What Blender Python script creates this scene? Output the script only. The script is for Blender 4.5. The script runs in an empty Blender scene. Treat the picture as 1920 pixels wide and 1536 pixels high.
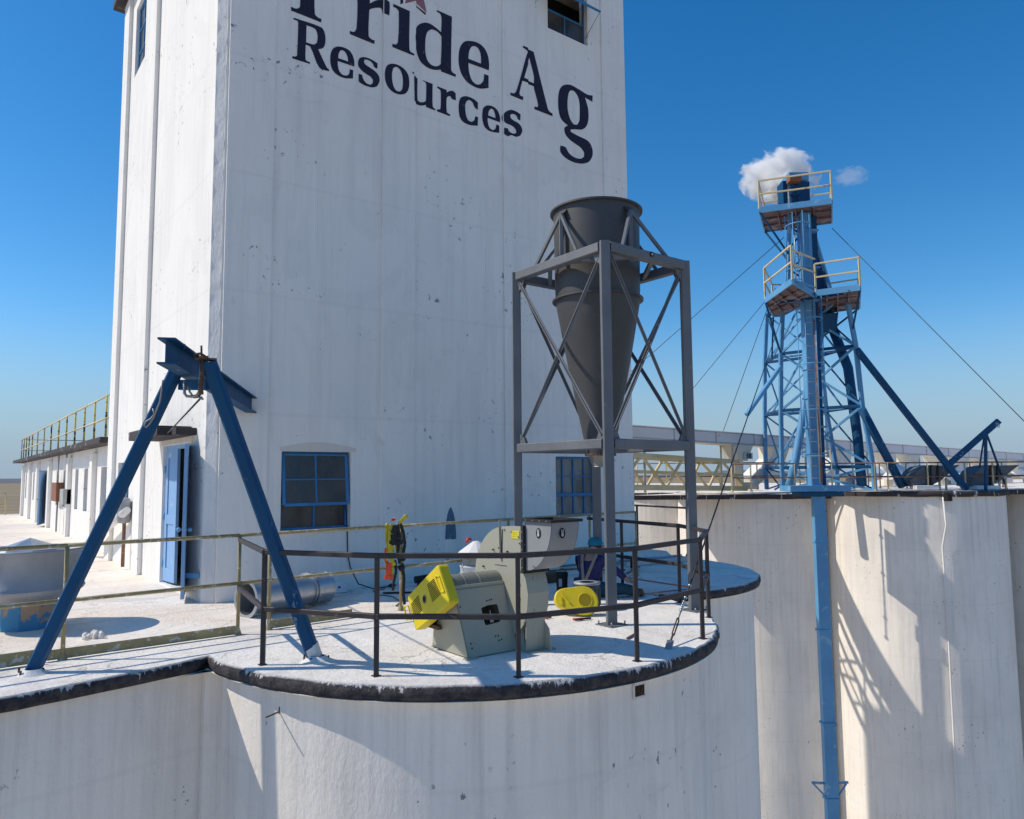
import bpy, bmesh, math, random
from mathutils import Vector, Matrix
from mathutils.geometry import tessellate_polygon
random.seed(7)
R = math.radians
scene = bpy.context.scene
col = scene.collection
# ------------------------------------------------------------------ camera, world, sun
F_PX = 1395.0
PITCH = math.atan(123.5 / F_PX); ROLL = 0.008; YAW = R(37.3); ZC = 1.8
fh = Vector((math.sin(YAW), math.cos(YAW), 0)); rt = Vector((math.cos(YAW), -math.sin(YAW), 0)); UPV = Vector((0, 0, 1))
fwd = fh * math.cos(PITCH) + UPV * math.sin(PITCH); upc = UPV * math.cos(PITCH) - fh * math.sin(PITCH)
r2 = rt * math.cos(ROLL) - upc * math.sin(ROLL); u2 = upc * math.cos(ROLL) + rt * math.sin(ROLL)
CAM = Vector((0, 0, ZC))
cd = bpy.data.cameras.new('camera'); co = bpy.data.objects.new('camera', cd); col.objects.link(co)
co.matrix_world = Matrix(((r2.x, u2.x, -fwd.x, CAM.x), (r2.y, u2.y, -fwd.y, CAM.y), (r2.z, u2.z, -fwd.z, CAM.z), (0, 0, 0, 1)))
cd.sensor_width = 36; cd.lens = 36 * F_PX / 1920; cd.clip_start = 0.1; cd.clip_end = 60000
scene.camera = co
SUN_EL = R(44.5)
ts = -rt                                   # horizontal direction towards the sun: camera-left
sun_dir = (ts * math.cos(SUN_EL) + UPV * math.sin(SUN_EL)).normalized()
w = bpy.data.worlds.new('World'); scene.world = w; w.use_nodes = True
nt = w.node_tree; nt.nodes.clear()
sky = nt.nodes.new('ShaderNodeTexSky'); sky.sky_type = 'NISHITA'; sky.sun_disc = False
sky.sun_elevation = SUN_EL; sky.sun_rotation = math.atan2(sun_dir.x, sun_dir.y)
sky.altitude = 600; sky.air_density = 1.1; sky.dust_density = 0.4; sky.ozone_density = 3.0
hsv = nt.nodes.new('ShaderNodeHueSaturation'); hsv.inputs['Saturation'].default_value = 1.32; hsv.inputs['Value'].default_value = 1.0
bg = nt.nodes.new('ShaderNodeBackground'); bg.inputs['Strength'].default_value = 0.106
wo = nt.nodes.new('ShaderNodeOutputWorld')
tn = nt.nodes.new('ShaderNodeMix'); tn.data_type = 'RGBA'; tn.blend_type = 'MULTIPLY'; tn.inputs[0].default_value = 1.0; tn.inputs[7].default_value = (0.80, 0.86, 0.90, 1)
nt.links.new(sky.outputs[0], tn.inputs[6]); nt.links.new(tn.outputs[2], hsv.inputs['Color']); tcw = nt.nodes.new('ShaderNodeTexCoord'); spw = nt.nodes.new('ShaderNodeSeparateXYZ'); nt.links.new(tcw.outputs['Generated'], spw.inputs[0])
hzr = nt.nodes.new('ShaderNodeMapRange'); hzr.interpolation_type = 'SMOOTHSTEP'; hzr.inputs['From Min'].default_value = 0.0; hzr.inputs['From Max'].default_value = 0.22; hzr.inputs['To Min'].default_value = 0.92; hzr.inputs['To Max'].default_value = 0.0
nt.links.new(spw.outputs['Z'], hzr.inputs['Value'])
hm = nt.nodes.new('ShaderNodeMix'); hm.data_type = 'RGBA'; hm.inputs[7].default_value = (1.85, 2.60, 3.50, 1)
nt.links.new(hzr.outputs[0], hm.inputs[0]); nt.links.new(hsv.outputs[0], hm.inputs[6]); nt.links.new(hm.outputs[2], bg.inputs['Color']); nt.links.new(bg.outputs[0], wo.inputs[0])
sd = bpy.data.lights.new('sun', 'SUN'); sd.energy = 2.5; sd.angle = R(0.53); sd.color = (1.0, 0.905, 0.765)
so = bpy.data.objects.new('sun', sd); col.objects.link(so); so.rotation_euler = sun_dir.to_track_quat('Z', 'Y').to_euler()
scene.view_settings.view_transform = 'Standard'; scene.view_settings.look = 'None'
scene.view_settings.exposure = 0.58; scene.view_settings.gamma = 1
scene.cycles.volume_bounces = 12
# ------------------------------------------------------------------ measuring helpers: photo pixel -> world point on a known plane
def ray(x, y): return fwd + r2 * ((x - 960) / F_PX) - u2 * ((y - 768) / F_PX)
def pz(x, y, z=0.0):
    d = ray(x, y); return CAM + d * ((z - ZC) / d.z)
def px_(x, y, X):
    d = ray(x, y); return CAM + d * (X / d.x)
def py_(x, y, Y):
    d = ray(x, y); return CAM + d * (Y / d.y)
def at(x, y, D): return CAM + ray(x, y) * D
V = Vector
# ------------------------------------------------------------------ materials
def nn(t, typ, **kw):
    n = t.nodes.new(typ)
    for k, v in kw.items():
        if k in ('operation', 'blend_type', 'data_type', 'wave_type', 'bands_direction', 'noise_type'): setattr(n, k, v)
        else: n.inputs[k].default_value = v
    return n
def newmat(name, rough=0.6, metal=0.0, spec=0.5):
    m = bpy.data.materials.new(name); m.use_nodes = True; t = m.node_tree
    b = t.nodes['Principled BSDF']; b.inputs['Roughness'].default_value = rough; b.inputs['Metallic'].default_value = metal
    b.inputs['Specular IOR Level'].default_value = spec
    return m, t, b
def coords(t, sx=1, sy=1, sz=1):
    g = t.nodes.new('ShaderNodeNewGeometry'); mp = t.nodes.new('ShaderNodeMapping'); mp.inputs['Scale'].default_value = (sx, sy, sz)
    t.links.new(g.outputs['Position'], mp.inputs['Vector']); return mp.outputs[0]
def noise(t, vec, scale, detail=4, rough=0.55, dist=0.0):
    n = t.nodes.new('ShaderNodeTexNoise'); n.inputs['Scale'].default_value = scale; n.inputs['Detail'].default_value = detail
    n.inputs['Roughness'].default_value = rough; n.inputs['Distortion'].default_value = dist
    t.links.new(vec, n.inputs['Vector']); return n.outputs['Fac']
def ramp(t, fac, a, b):
    n = t.nodes.new('ShaderNodeMapRange'); n.inputs['From Min'].default_value = a; n.inputs['From Max'].default_value = b
    t.links.new(fac, n.inputs['Value']); return n.outputs[0]
def mul(t, a, b, op='MULTIPLY'):
    n = t.nodes.new('ShaderNodeMath'); n.operation = op; n.use_clamp = op in ('MULTIPLY',)
    for i, q in enumerate((a, b)):
        if isinstance(q, (int, float)): n.inputs[i].default_value = q
        else: t.links.new(q, n.inputs[i])
    return n.outputs[0]
def mix(t, fac, a, b):
    n = t.nodes.new('ShaderNodeMix'); n.data_type = 'RGBA'
    if isinstance(fac, (int, float)): n.inputs['Factor'].default_value = fac
    else: t.links.new(fac, n.inputs['Factor'])
    for k, q in (('A', a), ('B', b)):
        s = [i for i in n.inputs if i.name == k and i.type == 'RGBA'][0]
        if isinstance(q, tuple): s.default_value = (*q, 1) if len(q) == 3 else q
        else: t.links.new(q, s)
    return [o for o in n.outputs if o.type == 'RGBA'][0]
def bump(t, b, h, strength=0.3, dist=0.02):
    n = t.nodes.new('ShaderNodeBump'); n.inputs['Strength'].default_value = strength; n.inputs['Distance'].default_value = dist
    t.links.new(h, n.inputs['Height']); t.links.new(n.outputs[0], b.inputs['Normal'])
def wall_mat(name, c1, c2, chips=(0.16, 0.16, 0.17), chip_lo=0.70, streak=0.35, stain=(0.5, 0.48, 0.45), bs=0.35):
    m, t, b = newmat(name, 0.75, spec=0.3)
    big = ramp(t, noise(t, coords(t), 0.6, 5), 0.35, 0.65)
    c = mix(t, big, c1, c2)
    st = ramp(t, noise(t, coords(t, 5, 5, 0.25), 1.3, 6, 0.65), 0.48, 0.80)
    c = mix(t, mul(t, st, streak), c, stain)
    smu = ramp(t, noise(t, coords(t), 2.2, 7, 0.7, 0.8), 0.60, 0.78)
    c = mix(t, mul(t, smu, 0.30), c, (0.42, 0.40, 0.38))
    pat = ramp(t, noise(t, coords(t, 1, 1, .6), .45, 3, .5, 2.0), .52, .56)
    c = mix(t, mul(t, pat, .10), c, (0.55, 0.54, 0.53))
    pl = t.nodes.new('ShaderNodeTexWave'); pl.wave_type = 'BANDS'; pl.bands_direction = 'Z'; pl.inputs['Scale'].default_value = .17; pl.inputs['Distortion'].default_value = .25; pl.inputs['Detail'].default_value = 3
    t.links.new(coords(t), pl.inputs['Vector'])
    c = mix(t, mul(t, ramp(t, pl.outputs['Fac'], .996, 1.0), .07), c, (0.40, 0.38, 0.36))
    cl = ramp(t, noise(t, coords(t), 0.9, 2), 0.56, 0.62)
    ch = ramp(t, noise(t, coords(t, 1, 1, 0.8), 11, 4, 0.65), chip_lo - 0.015, chip_lo + 0.005)
    c = mix(t, mul(t, mul(t, cl, ch), 0.85), c, chips)
    t.links.new(c, b.inputs['Base Color'])
    h = mul(t, noise(t, coords(t, 1, 1, 0.5), 26, 6, 0.7), noise(t, coords(t, 1, 1, .35), 3.5, 4), 'ADD')
    h = mul(t, h, mul(t, ch, -0.6), 'ADD')
    bump(t, b, h, bs, 0.02)
    return m
def worn(name, c, wear, amount=0.62, rough=0.4, metal=0.0, scale=9, c2=None, stretch=(1, 1, 1), bs=0.15, spec=0.5, soft=0.03):
    m, t, b = newmat(name, rough, metal, spec)
    n = noise(t, coords(t, *stretch), scale, 6, 0.7, 0.5)
    f = ramp(t, n, amount, amount + soft)
    base = mix(t, ramp(t, noise(t, coords(t), scale * 0.3, 4), 0.35, 0.65), c, c2 or tuple(v * 0.82 for v in c))
    t.links.new(mix(t, f, base, wear), b.inputs['Base Color'])
    r = t.nodes.new('ShaderNodeMapRange'); r.inputs['To Min'].default_value = rough; r.inputs['To Max'].default_value = min(1, rough + 0.35)
    t.links.new(n, r.inputs['Value']); t.links.new(r.outputs[0], b.inputs['Roughness'])
    bump(t, b, mul(t, noise(t, coords(t), 40, 3), mul(t, f, -0.8), 'ADD'), bs, 0.004)
    return m
M = {}
M['wall'] = wall_mat('painted_concrete', (0.885, 0.85, 0.79), (0.845, 0.815, 0.765), chip_lo=0.645, streak=0.30)
M['silo'] = wall_mat('silo_concrete', (0.90, 0.85, 0.78), (0.82, 0.775, 0.715), stain=(0.46, 0.43, 0.40), streak=0.42, chip_lo=0.66, bs=0.5)
def add_drips(m, zt, ln=1.6):
    t = m.node_tree; b = t.nodes['Principled BSDF']; old = b.inputs['Base Color'].links[0].from_socket
    g = coords(t); sp = t.nodes.new('ShaderNodeSeparateXYZ'); t.links.new(g, sp.inputs[0])
    st = noise(t, coords(t, 7, 7, .05), 1.0, 5, .7); ext = ramp(t, noise(t, coords(t, 3, 3, .02), 1.0, 2), .35, .7)
    lim = mul(t, mul(t, sp.outputs['Z'], mul(t, ext, ln), 'ADD'), 0.0, 'ADD')
    f = mul(t, ramp(t, lim, zt - .9, zt + .5), ramp(t, st, .50, .72))
    t.links.new(mix(t, mul(t, f, .26), old, (0.27, 0.235, 0.215)), b.inputs['Base Color'])
add_drips(M['silo'], -0.1)
M['rough'] = wall_mat('rough_render', (0.84, 0.82, 0.79), (0.76, 0.74, 0.72), bs=0.9)
M['reveal'] = wall_mat('lintel_patch', (0.76, 0.69, 0.60), (0.72, 0.66, 0.58), chip_lo=0.8)
def mixv(t, v):
    n = t.nodes.new('ShaderNodeTexNoise'); n.inputs['Scale'].default_value = 2.5; n.inputs['Detail'].default_value = 4; t.links.new(v, n.inputs['Vector'])
    a = t.nodes.new('ShaderNodeVectorMath'); a.operation = 'MULTIPLY_ADD'; a.inputs[1].default_value = (.5, .5, .5); t.links.new(n.outputs['Color'], a.inputs[0]); t.links.new(v, a.inputs[2]); return a.outputs[0]
def roof_mat():
    m, t, b = newmat('roof_coating', 0.8, spec=0.25)
    v = coords(t)
    sep = t.nodes.new('ShaderNodeSeparateXYZ'); t.links.new(v, sep.inputs[0])
    wob = mul(t, noise(t, v, 1.2, 3), 1.2)
    inner = ramp(t, mul(t, sep.outputs['Y'], wob, 'ADD'), 9.2, 10.4)
    c = mix(t, ramp(t, noise(t, v, 1.1, 6, 0.65), 0.35, 0.68), (0.94, 0.905, 0.85), (0.80, 0.755, 0.70))
    cream = mix(t, ramp(t, noise(t, v, 0.8, 6, 0.65, 0.6), 0.35, 0.68), (0.95, 0.88, 0.79), (0.84, 0.73, 0.61))
    c = mix(t, inner, c, cream)
    dirt = ramp(t, noise(t, coords(t, 1, 1.4, 1), 4.5, 8, 0.75, 1.0), 0.50, 0.70)
    c = mix(t, mul(t, dirt, 0.30), c, (0.46, 0.40, 0.35))
    pud = ramp(t, noise(t, v, 0.55, 5, 0.55, 1.5), 0.56, 0.60)
    c = mix(t, mul(t, pud, 0.22), c, (0.40, 0.37, 0.35))
    crk = t.nodes.new('ShaderNodeTexVoronoi'); crk.feature = 'DISTANCE_TO_EDGE'; crk.inputs['Scale'].default_value = 0.9; t.links.new(mixv(t, v), crk.inputs['Vector'])
    c = mix(t, mul(t, ramp(t, crk.outputs['Distance'], 0.012, 0.004), mul(t, ramp(t, noise(t, v, .7, 2), .48, .56), .45)), c, (0.20, 0.18, 0.17))
    spk = ramp(t, noise(t, v, 34, 3, 0.6), 0.66, 0.70)
    c = mix(t, mul(t, spk, 0.30), c, (0.25, 0.22, 0.20))
    ln = t.nodes.new('ShaderNodeTexWave'); ln.wave_type = 'BANDS'; ln.bands_direction = 'Y'
    ln.inputs['Scale'].default_value = 0.16; ln.inputs['Distortion'].default_value = 1.2; ln.inputs['Detail'].default_value = 4; ln.inputs['Detail Scale'].default_value = 2.0
    t.links.new(v, ln.inputs['Vector'])
    seam = mul(t, ramp(t, ln.outputs['Fac'], 0.9995, 1.0), inner)
    c = mix(t, mul(t, seam, 0.65), c, (0.28, 0.22, 0.17))
    t.links.new(c, b.inputs['Base Color'])
    h = mul(t, noise(t, v, 5, 5, 0.6), mul(t, noise(t, v, 30, 5, 0.7), 0.55), 'ADD')
    bump(t, b, h, 0.75, 0.042)
    return m
M['roof'] = roof_mat()
def rim_mat():
    m, t, b = newmat('tar_rim', 0.75, spec=0.3)
    v = coords(t)
    sep = t.nodes.new('ShaderNodeSeparateXYZ'); t.links.new(v, sep.inputs[0])
    n = noise(t, coords(t, 1, 1, 0.12), 13, 5, 0.75)
    big = noise(t, v, 1.3, 3)
    drip = mul(t, ramp(t, n, 0.50, 0.78), ramp(t, big, 0.45, 0.66))
    dr = mul(t, drip, 0.18)
    lim = mul(t, mul(t, sep.outputs['Z'], dr, 'ADD'), mul(t, noise(t, v, 30, 2), 0.012), 'ADD')
    f = ramp(t, lim, -0.012, 0.002)
    c = mix(t, ramp(t, noise(t, v, 9, 6, 0.7), 0.4, 0.65), (0.032, 0.030, 0.040), (0.105, 0.092, 0.088))
    t.links.new(mix(t, f, c, (0.72, 0.70, 0.68)), b.inputs['Base Color'])
    bump(t, b, noise(t, v, 22, 6, 0.7), 1.0, 0.04)
    return m
M['rim'] = rim_mat()
M['rim_far'] = worn('tar_rim_weathered', (0.05, 0.042, 0.045), (0.62, 0.6, 0.58), 0.60, 0.8, scale=5, stretch=(1, 1, .3))
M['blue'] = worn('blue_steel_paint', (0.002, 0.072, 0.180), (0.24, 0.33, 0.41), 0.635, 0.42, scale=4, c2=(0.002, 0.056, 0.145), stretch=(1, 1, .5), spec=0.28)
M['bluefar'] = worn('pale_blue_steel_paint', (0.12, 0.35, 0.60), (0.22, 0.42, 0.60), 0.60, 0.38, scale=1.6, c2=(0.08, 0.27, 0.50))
M['bluefr'] = worn('blue_window_paint', (0.04, 0.21, 0.45), (0.3, 0.45, 0.6), 0.68, 0.5, scale=12)
M['bluedoor'] = worn('pale_blue_door_paint', (0.24, 0.42, 0.68), (0.5, 0.6, 0.72), 0.64, 0.45, scale=4, c2=(0.20, 0.38, 0.64))
M['yrail'] = worn('faded_yellow_rail_paint', (0.42, 0.34, 0.16), (0.56, 0.53, 0.46), 0.56, 0.55, scale=14, c2=(0.30, 0.23, 0.11))
M['yrail2'] = worn('pale_yellow_rail_paint', (0.62, 0.49, 0.24), (0.30, 0.13, 0.07), 0.60, 0.6, scale=2.5, c2=(0.68, 0.57, 0.36))
M['rust'] = worn('rusty_rail', (0.24, 0.12, 0.08), (0.42, 0.27, 0.18), 0.55, 0.8, scale=6)
M['yb'] = worn('yellow_black_post', (0.60, 0.50, 0.12), (0.05, 0.05, 0.05), 0.52, 0.6, scale=2.6, stretch=(.4, .4, 1.6))
M['truss'] = worn('ochre_truss_paint', (0.66, 0.56, 0.34), (0.38, 0.25, 0.13), 0.66, 0.6, scale=3, c2=(0.52, 0.42, 0.22))
M['black'] = worn('black_rail_paint', (0.026, 0.022, 0.026), (0.16, 0.10, 0.085), 0.60, 0.42, scale=16, c2=(0.045, 0.036, 0.038), soft=0.1)
M['stand'] = worn('grey_steel_paint', (0.155, 0.165, 0.180), (0.24, 0.22, 0.20), 0.66, 0.42, scale=6, c2=(0.12, 0.13, 0.145))
M['cyclone'] = worn('dark_grey_steel_paint', (0.072, 0.071, 0.072), (0.11, 0.10, 0.095), 0.62, 0.36, scale=3, c2=(0.056, 0.057, 0.061), soft=0.12, bs=0.15)
M['rustlip'] = worn('rusty_flange', (0.10, 0.055, 0.035), (0.22, 0.12, 0.07), 0.55, 0.6, scale=25)
M['steel'] = worn('bare_steel', (0.36, 0.35, 0.33), (0.22, 0.20, 0.18), 0.6, 0.35, 0.8, 15)
M['galv'] = worn('galvanised_steel', (0.52, 0.55, 0.58), (0.42, 0.45, 0.48), 0.55, 0.22, 0.9, 6, soft=0.2, bs=0.1)
M['galvold'] = worn('weathered_galvanised_steel', (0.40, 0.415, 0.44), (0.33, 0.29, 0.25), 0.56, 0.48, 0.55, 4, c2=(0.30, 0.31, 0.33), stretch=(1, 1, .4), soft=0.12)
M['ventbase'] = worn('peeling_blue_paint', (0.05, 0.22, 0.40), (0.45, 0.29, 0.18), 0.53, 0.7, scale=4.5, c2=(0.06, 0.25, 0.42))
M['beige'] = worn('beige_enamel', (0.385, 0.375, 0.295), (0.44, 0.43, 0.36), 0.62, 0.36, scale=5, c2=(0.37, 0.36, 0.285), soft=0.1, bs=0.05)
M['elbow'] = worn('grey_enamel', (0.30, 0.31, 0.32), (0.25, 0.26, 0.27), 0.56, 0.35, scale=5, soft=0.2, bs=0.05)
M['yellow'] = worn('yellow_enamel', (0.80, 0.62, 0.010), (0.70, 0.50, 0.01), 0.58, 0.35, scale=7, soft=0.15, bs=0.05)
M['slot'] = worn('dark_opening', (0.010, 0.010, 0.011), (0.03, 0.025, 0.02), 0.6, 0.7, scale=12)
M['rubber'] = worn('black_rubber', (0.018, 0.018, 0.020), (0.04, 0.04, 0.04), 0.6, 0.6, scale=20)
M['ink'] = worn('navy_lettering_paint', (0.014, 0.015, 0.042), (0.10, 0.10, 0.13), 0.63, 0.7, scale=7)
M['pink'] = worn('faded_red_paint', (0.34, 0.14, 0.18), (0.42, 0.25, 0.28), 0.6, 0.7, scale=3)
M['white'] = worn('white_sheet_paint', (0.80, 0.79, 0.78), (0.55, 0.50, 0.45), 0.64, 0.5, scale=2, c2=(0.73, 0.70, 0.68), soft=0.1)
M['conv'] = worn('conveyor_paint', (0.74, 0.70, 0.70), (0.55, 0.47, 0.42), 0.62, 0.5, scale=1.4, c2=(0.66, 0.62, 0.62), soft=0.1)
M['cream'] = worn('cream_chute_paint', (0.80, 0.74, 0.62), (0.5, 0.36, 0.22), 0.65, 0.6, scale=1.6, soft=0.08)
M['navy'] = worn('navy_cloth', (0.040, 0.035, 0.125), (0.06, 0.055, 0.16), 0.55, 0.85, scale=9, c2=(0.03, 0.026, 0.10), soft=0.2, bs=0.5)
M['jeans'] = worn('teal_work_trousers', (0.02, 0.065, 0.10), (0.04, 0.10, 0.14), 0.55, 0.85, scale=12, soft=0.2)
M['teal'] = worn('turquoise_cloth', (0.01, 0.22, 0.32), (0.02, 0.28, 0.38), 0.6, 0.7, scale=9, soft=0.2)
M['strap'] = worn('tan_webbing', (0.33, 0.27, 0.20), (0.24, 0.19, 0.14), 0.55, 0.8, scale=25)
M['skin'] = worn('skin', (0.45, 0.25, 0.17), (0.40, 0.20, 0.13), 0.6, 0.5, scale=10, soft=0.2)
M['boot'] = worn('brown_leather', (0.13, 0.065, 0.035), (0.20, 0.12, 0.07), 0.58, 0.6, scale=14)
M['hair'] = worn('dark_hair', (0.03, 0.02, 0.015), (0.05, 0.035, 0.025), 0.55, 0.6, scale=30)
M['glove'] = worn('white_cloth_glove', (0.6, 0.62, 0.64), (0.4, 0.42, 0.45), 0.6, 0.8, scale=20)
M['red'] = worn('red_grip', (0.62, 0.05, 0.04), (0.4, 0.04, 0.03), 0.62, 0.4, scale=20)
M['orange'] = worn('orange_webbing', (0.75, 0.09, 0.03), (0.5, 0.08, 0.04), 0.6, 0.7, scale=20)
M['hiviz'] = worn('yellow_webbing', (0.62, 0.52, 0.04), (0.30, 0.27, 0.04), 0.56, 0.7, scale=18)
M['rope'] = worn('pale_orange_rope', (0.42, 0.19, 0.13), (0.5, 0.3, 0.22), 0.5, 0.8, scale=40)
M['cable'] = worn('wire_rope', (0.05, 0.05, 0.055), (0.14, 0.13, 0.13), 0.55, 0.5, 0.4, 40)
M['hood'] = worn('dark_fan_paint', (0.11, 0.125, 0.14), (0.26, 0.27, 0.28), 0.58, 0.5, scale=2.0, soft=0.1)
M['plate'] = worn('rusty_deck_plate', (0.17, 0.11, 0.11), (0.30, 0.24, 0.26), 0.53, 0.7, scale=1.5)
M['brownbox'] = worn('rusty_box_paint', (0.30, 0.12, 0.06), (0.18, 0.08, 0.05), 0.55, 0.6, scale=6)
M['greybox'] = worn('grey_box_paint', (0.42, 0.43, 0.40), (0.3, 0.27, 0.23), 0.6, 0.5, scale=6)
M['sticker'] = worn('yellow_sticker', (0.85, 0.75, 0.02), (0.75, 0.65, 0.02), 0.6, 0.4, scale=20)
M['paper'] = worn('white_label', (0.6, 0.6, 0.58), (0.5, 0.5, 0.48), 0.6, 0.5, scale=20)
M['meshg'] = None
def mesh_guard_mat():
    m, t, b = newmat('wire_mesh_guard', 0.5, 0.2)
    wv = t.nodes.new('ShaderNodeTexWave'); wv.wave_type = 'BANDS'; wv.bands_direction = 'X'; wv.inputs['Scale'].default_value = 22
    t.links.new(coords(t), wv.inputs['Vector'])
    f = ramp(t, wv.outputs['Fac'], 0.35, 0.6)
    t.links.new(mix(t, f, (0.06, 0.07, 0.06), (0.36, 0.37, 0.31)), b.inputs['Base Color']); bump(t, b, f, 0.6, 0.006)
    return m
M['meshg'] = mesh_guard_mat()
def diamond_mat():
    m, t, b = newmat('yellow_expanded_mesh', 0.45)
    a = t.nodes.new('ShaderNodeTexWave'); c = t.nodes.new('ShaderNodeTexWave')
    for n_, d in ((a, (60, 0, 60)), (c, (60, 0, -60))):
        g = t.nodes.new('ShaderNodeNewGeometry'); dt = t.nodes.new('ShaderNodeVectorMath'); dt.operation = 'DOT_PRODUCT'
        t.links.new(g.outputs['Position'], dt.inputs[0]); dt.inputs[1].default_value = (d[0] * .9, 0, d[2] * 1.2)
        n_.wave_type = 'BANDS'; n_.bands_direction = 'X'; n_.inputs['Scale'].default_value = 0.32
        cb = t.nodes.new('ShaderNodeCombineXYZ'); t.links.new(dt.outputs['Value'], cb.inputs[0]); t.links.new(cb.outputs[0], n_.inputs['Vector'])
    f = mul(t, ramp(t, a.outputs['Fac'], 0.25, 0.4), ramp(t, c.outputs['Fac'], 0.25, 0.4))
    t.links.new(mix(t, f, (0.80, 0.62, 0.01), (0.05, 0.045, 0.01)), b.inputs['Base Color'])
    return m
M['diamond'] = diamond_mat()
def glass_mat(name, c1, c2, rough=0.12):
    m, t, b = newmat(name, rough, spec=0.6)
    f = ramp(t, noise(t, coords(t, 1.4, 1.4, .7), 1.3, 4, 0.5, .4), 0.35, 0.72)
    t.links.new(mix(t, f, c1, c2), b.inputs['Base Color'])
    r_ = t.nodes.new('ShaderNodeMapRange'); r_.inputs['To Min'].default_value = 0.08; r_.inputs['To Max'].default_value = 0.55; t.links.new(f, r_.inputs['Value']); t.links.new(r_.outputs[0], b.inputs['Roughness'])
    bump(t, b, noise(t, coords(t), 1.3, 2), 0.15, 0.03)
    return m
M['glass'] = glass_mat('dusty_window_glass', (0.022, 0.025, 0.030), (0.085, 0.080, 0.072))
M['glass2'] = glass_mat('milky_window_glass', (0.09, 0.11, 0.12), (0.24, 0.25, 0.25))
def ground_mat():
    m, t, b = newmat('dry_fields', 0.95, spec=0.1)
    c = mix(t, ramp(t, noise(t, coords(t, 1, 3, 1), 0.004, 6, 0.6), 0.4, 0.62), (0.38, 0.28, 0.19), (0.24, 0.20, 0.12))
    vo = t.nodes.new('ShaderNodeTexVoronoi'); vo.inputs['Scale'].default_value = 0.0016; t.links.new(coords(t), vo.inputs['Vector'])
    bw = t.nodes.new('ShaderNodeRGBToBW'); t.links.new(vo.outputs['Color'], bw.inputs[0])
    c = mix(t, mul(t, bw.outputs[0], 0.5), c, (0.30, 0.24, 0.16))
    t.links.new(c, b.inputs['Base Color']); return m
M['ground'] = ground_mat()
m_, t_, b_ = newmat('distant_hills', 0.95, spec=0.1)
t_.links.new(mix(t_, ramp(t_, noise(t_, coords(t_), 0.001, 4), .4, .6), (0.20, 0.20, 0.22), (0.15, 0.16, 0.17)), b_.inputs['Base Color']); M['hills'] = m_
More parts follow.
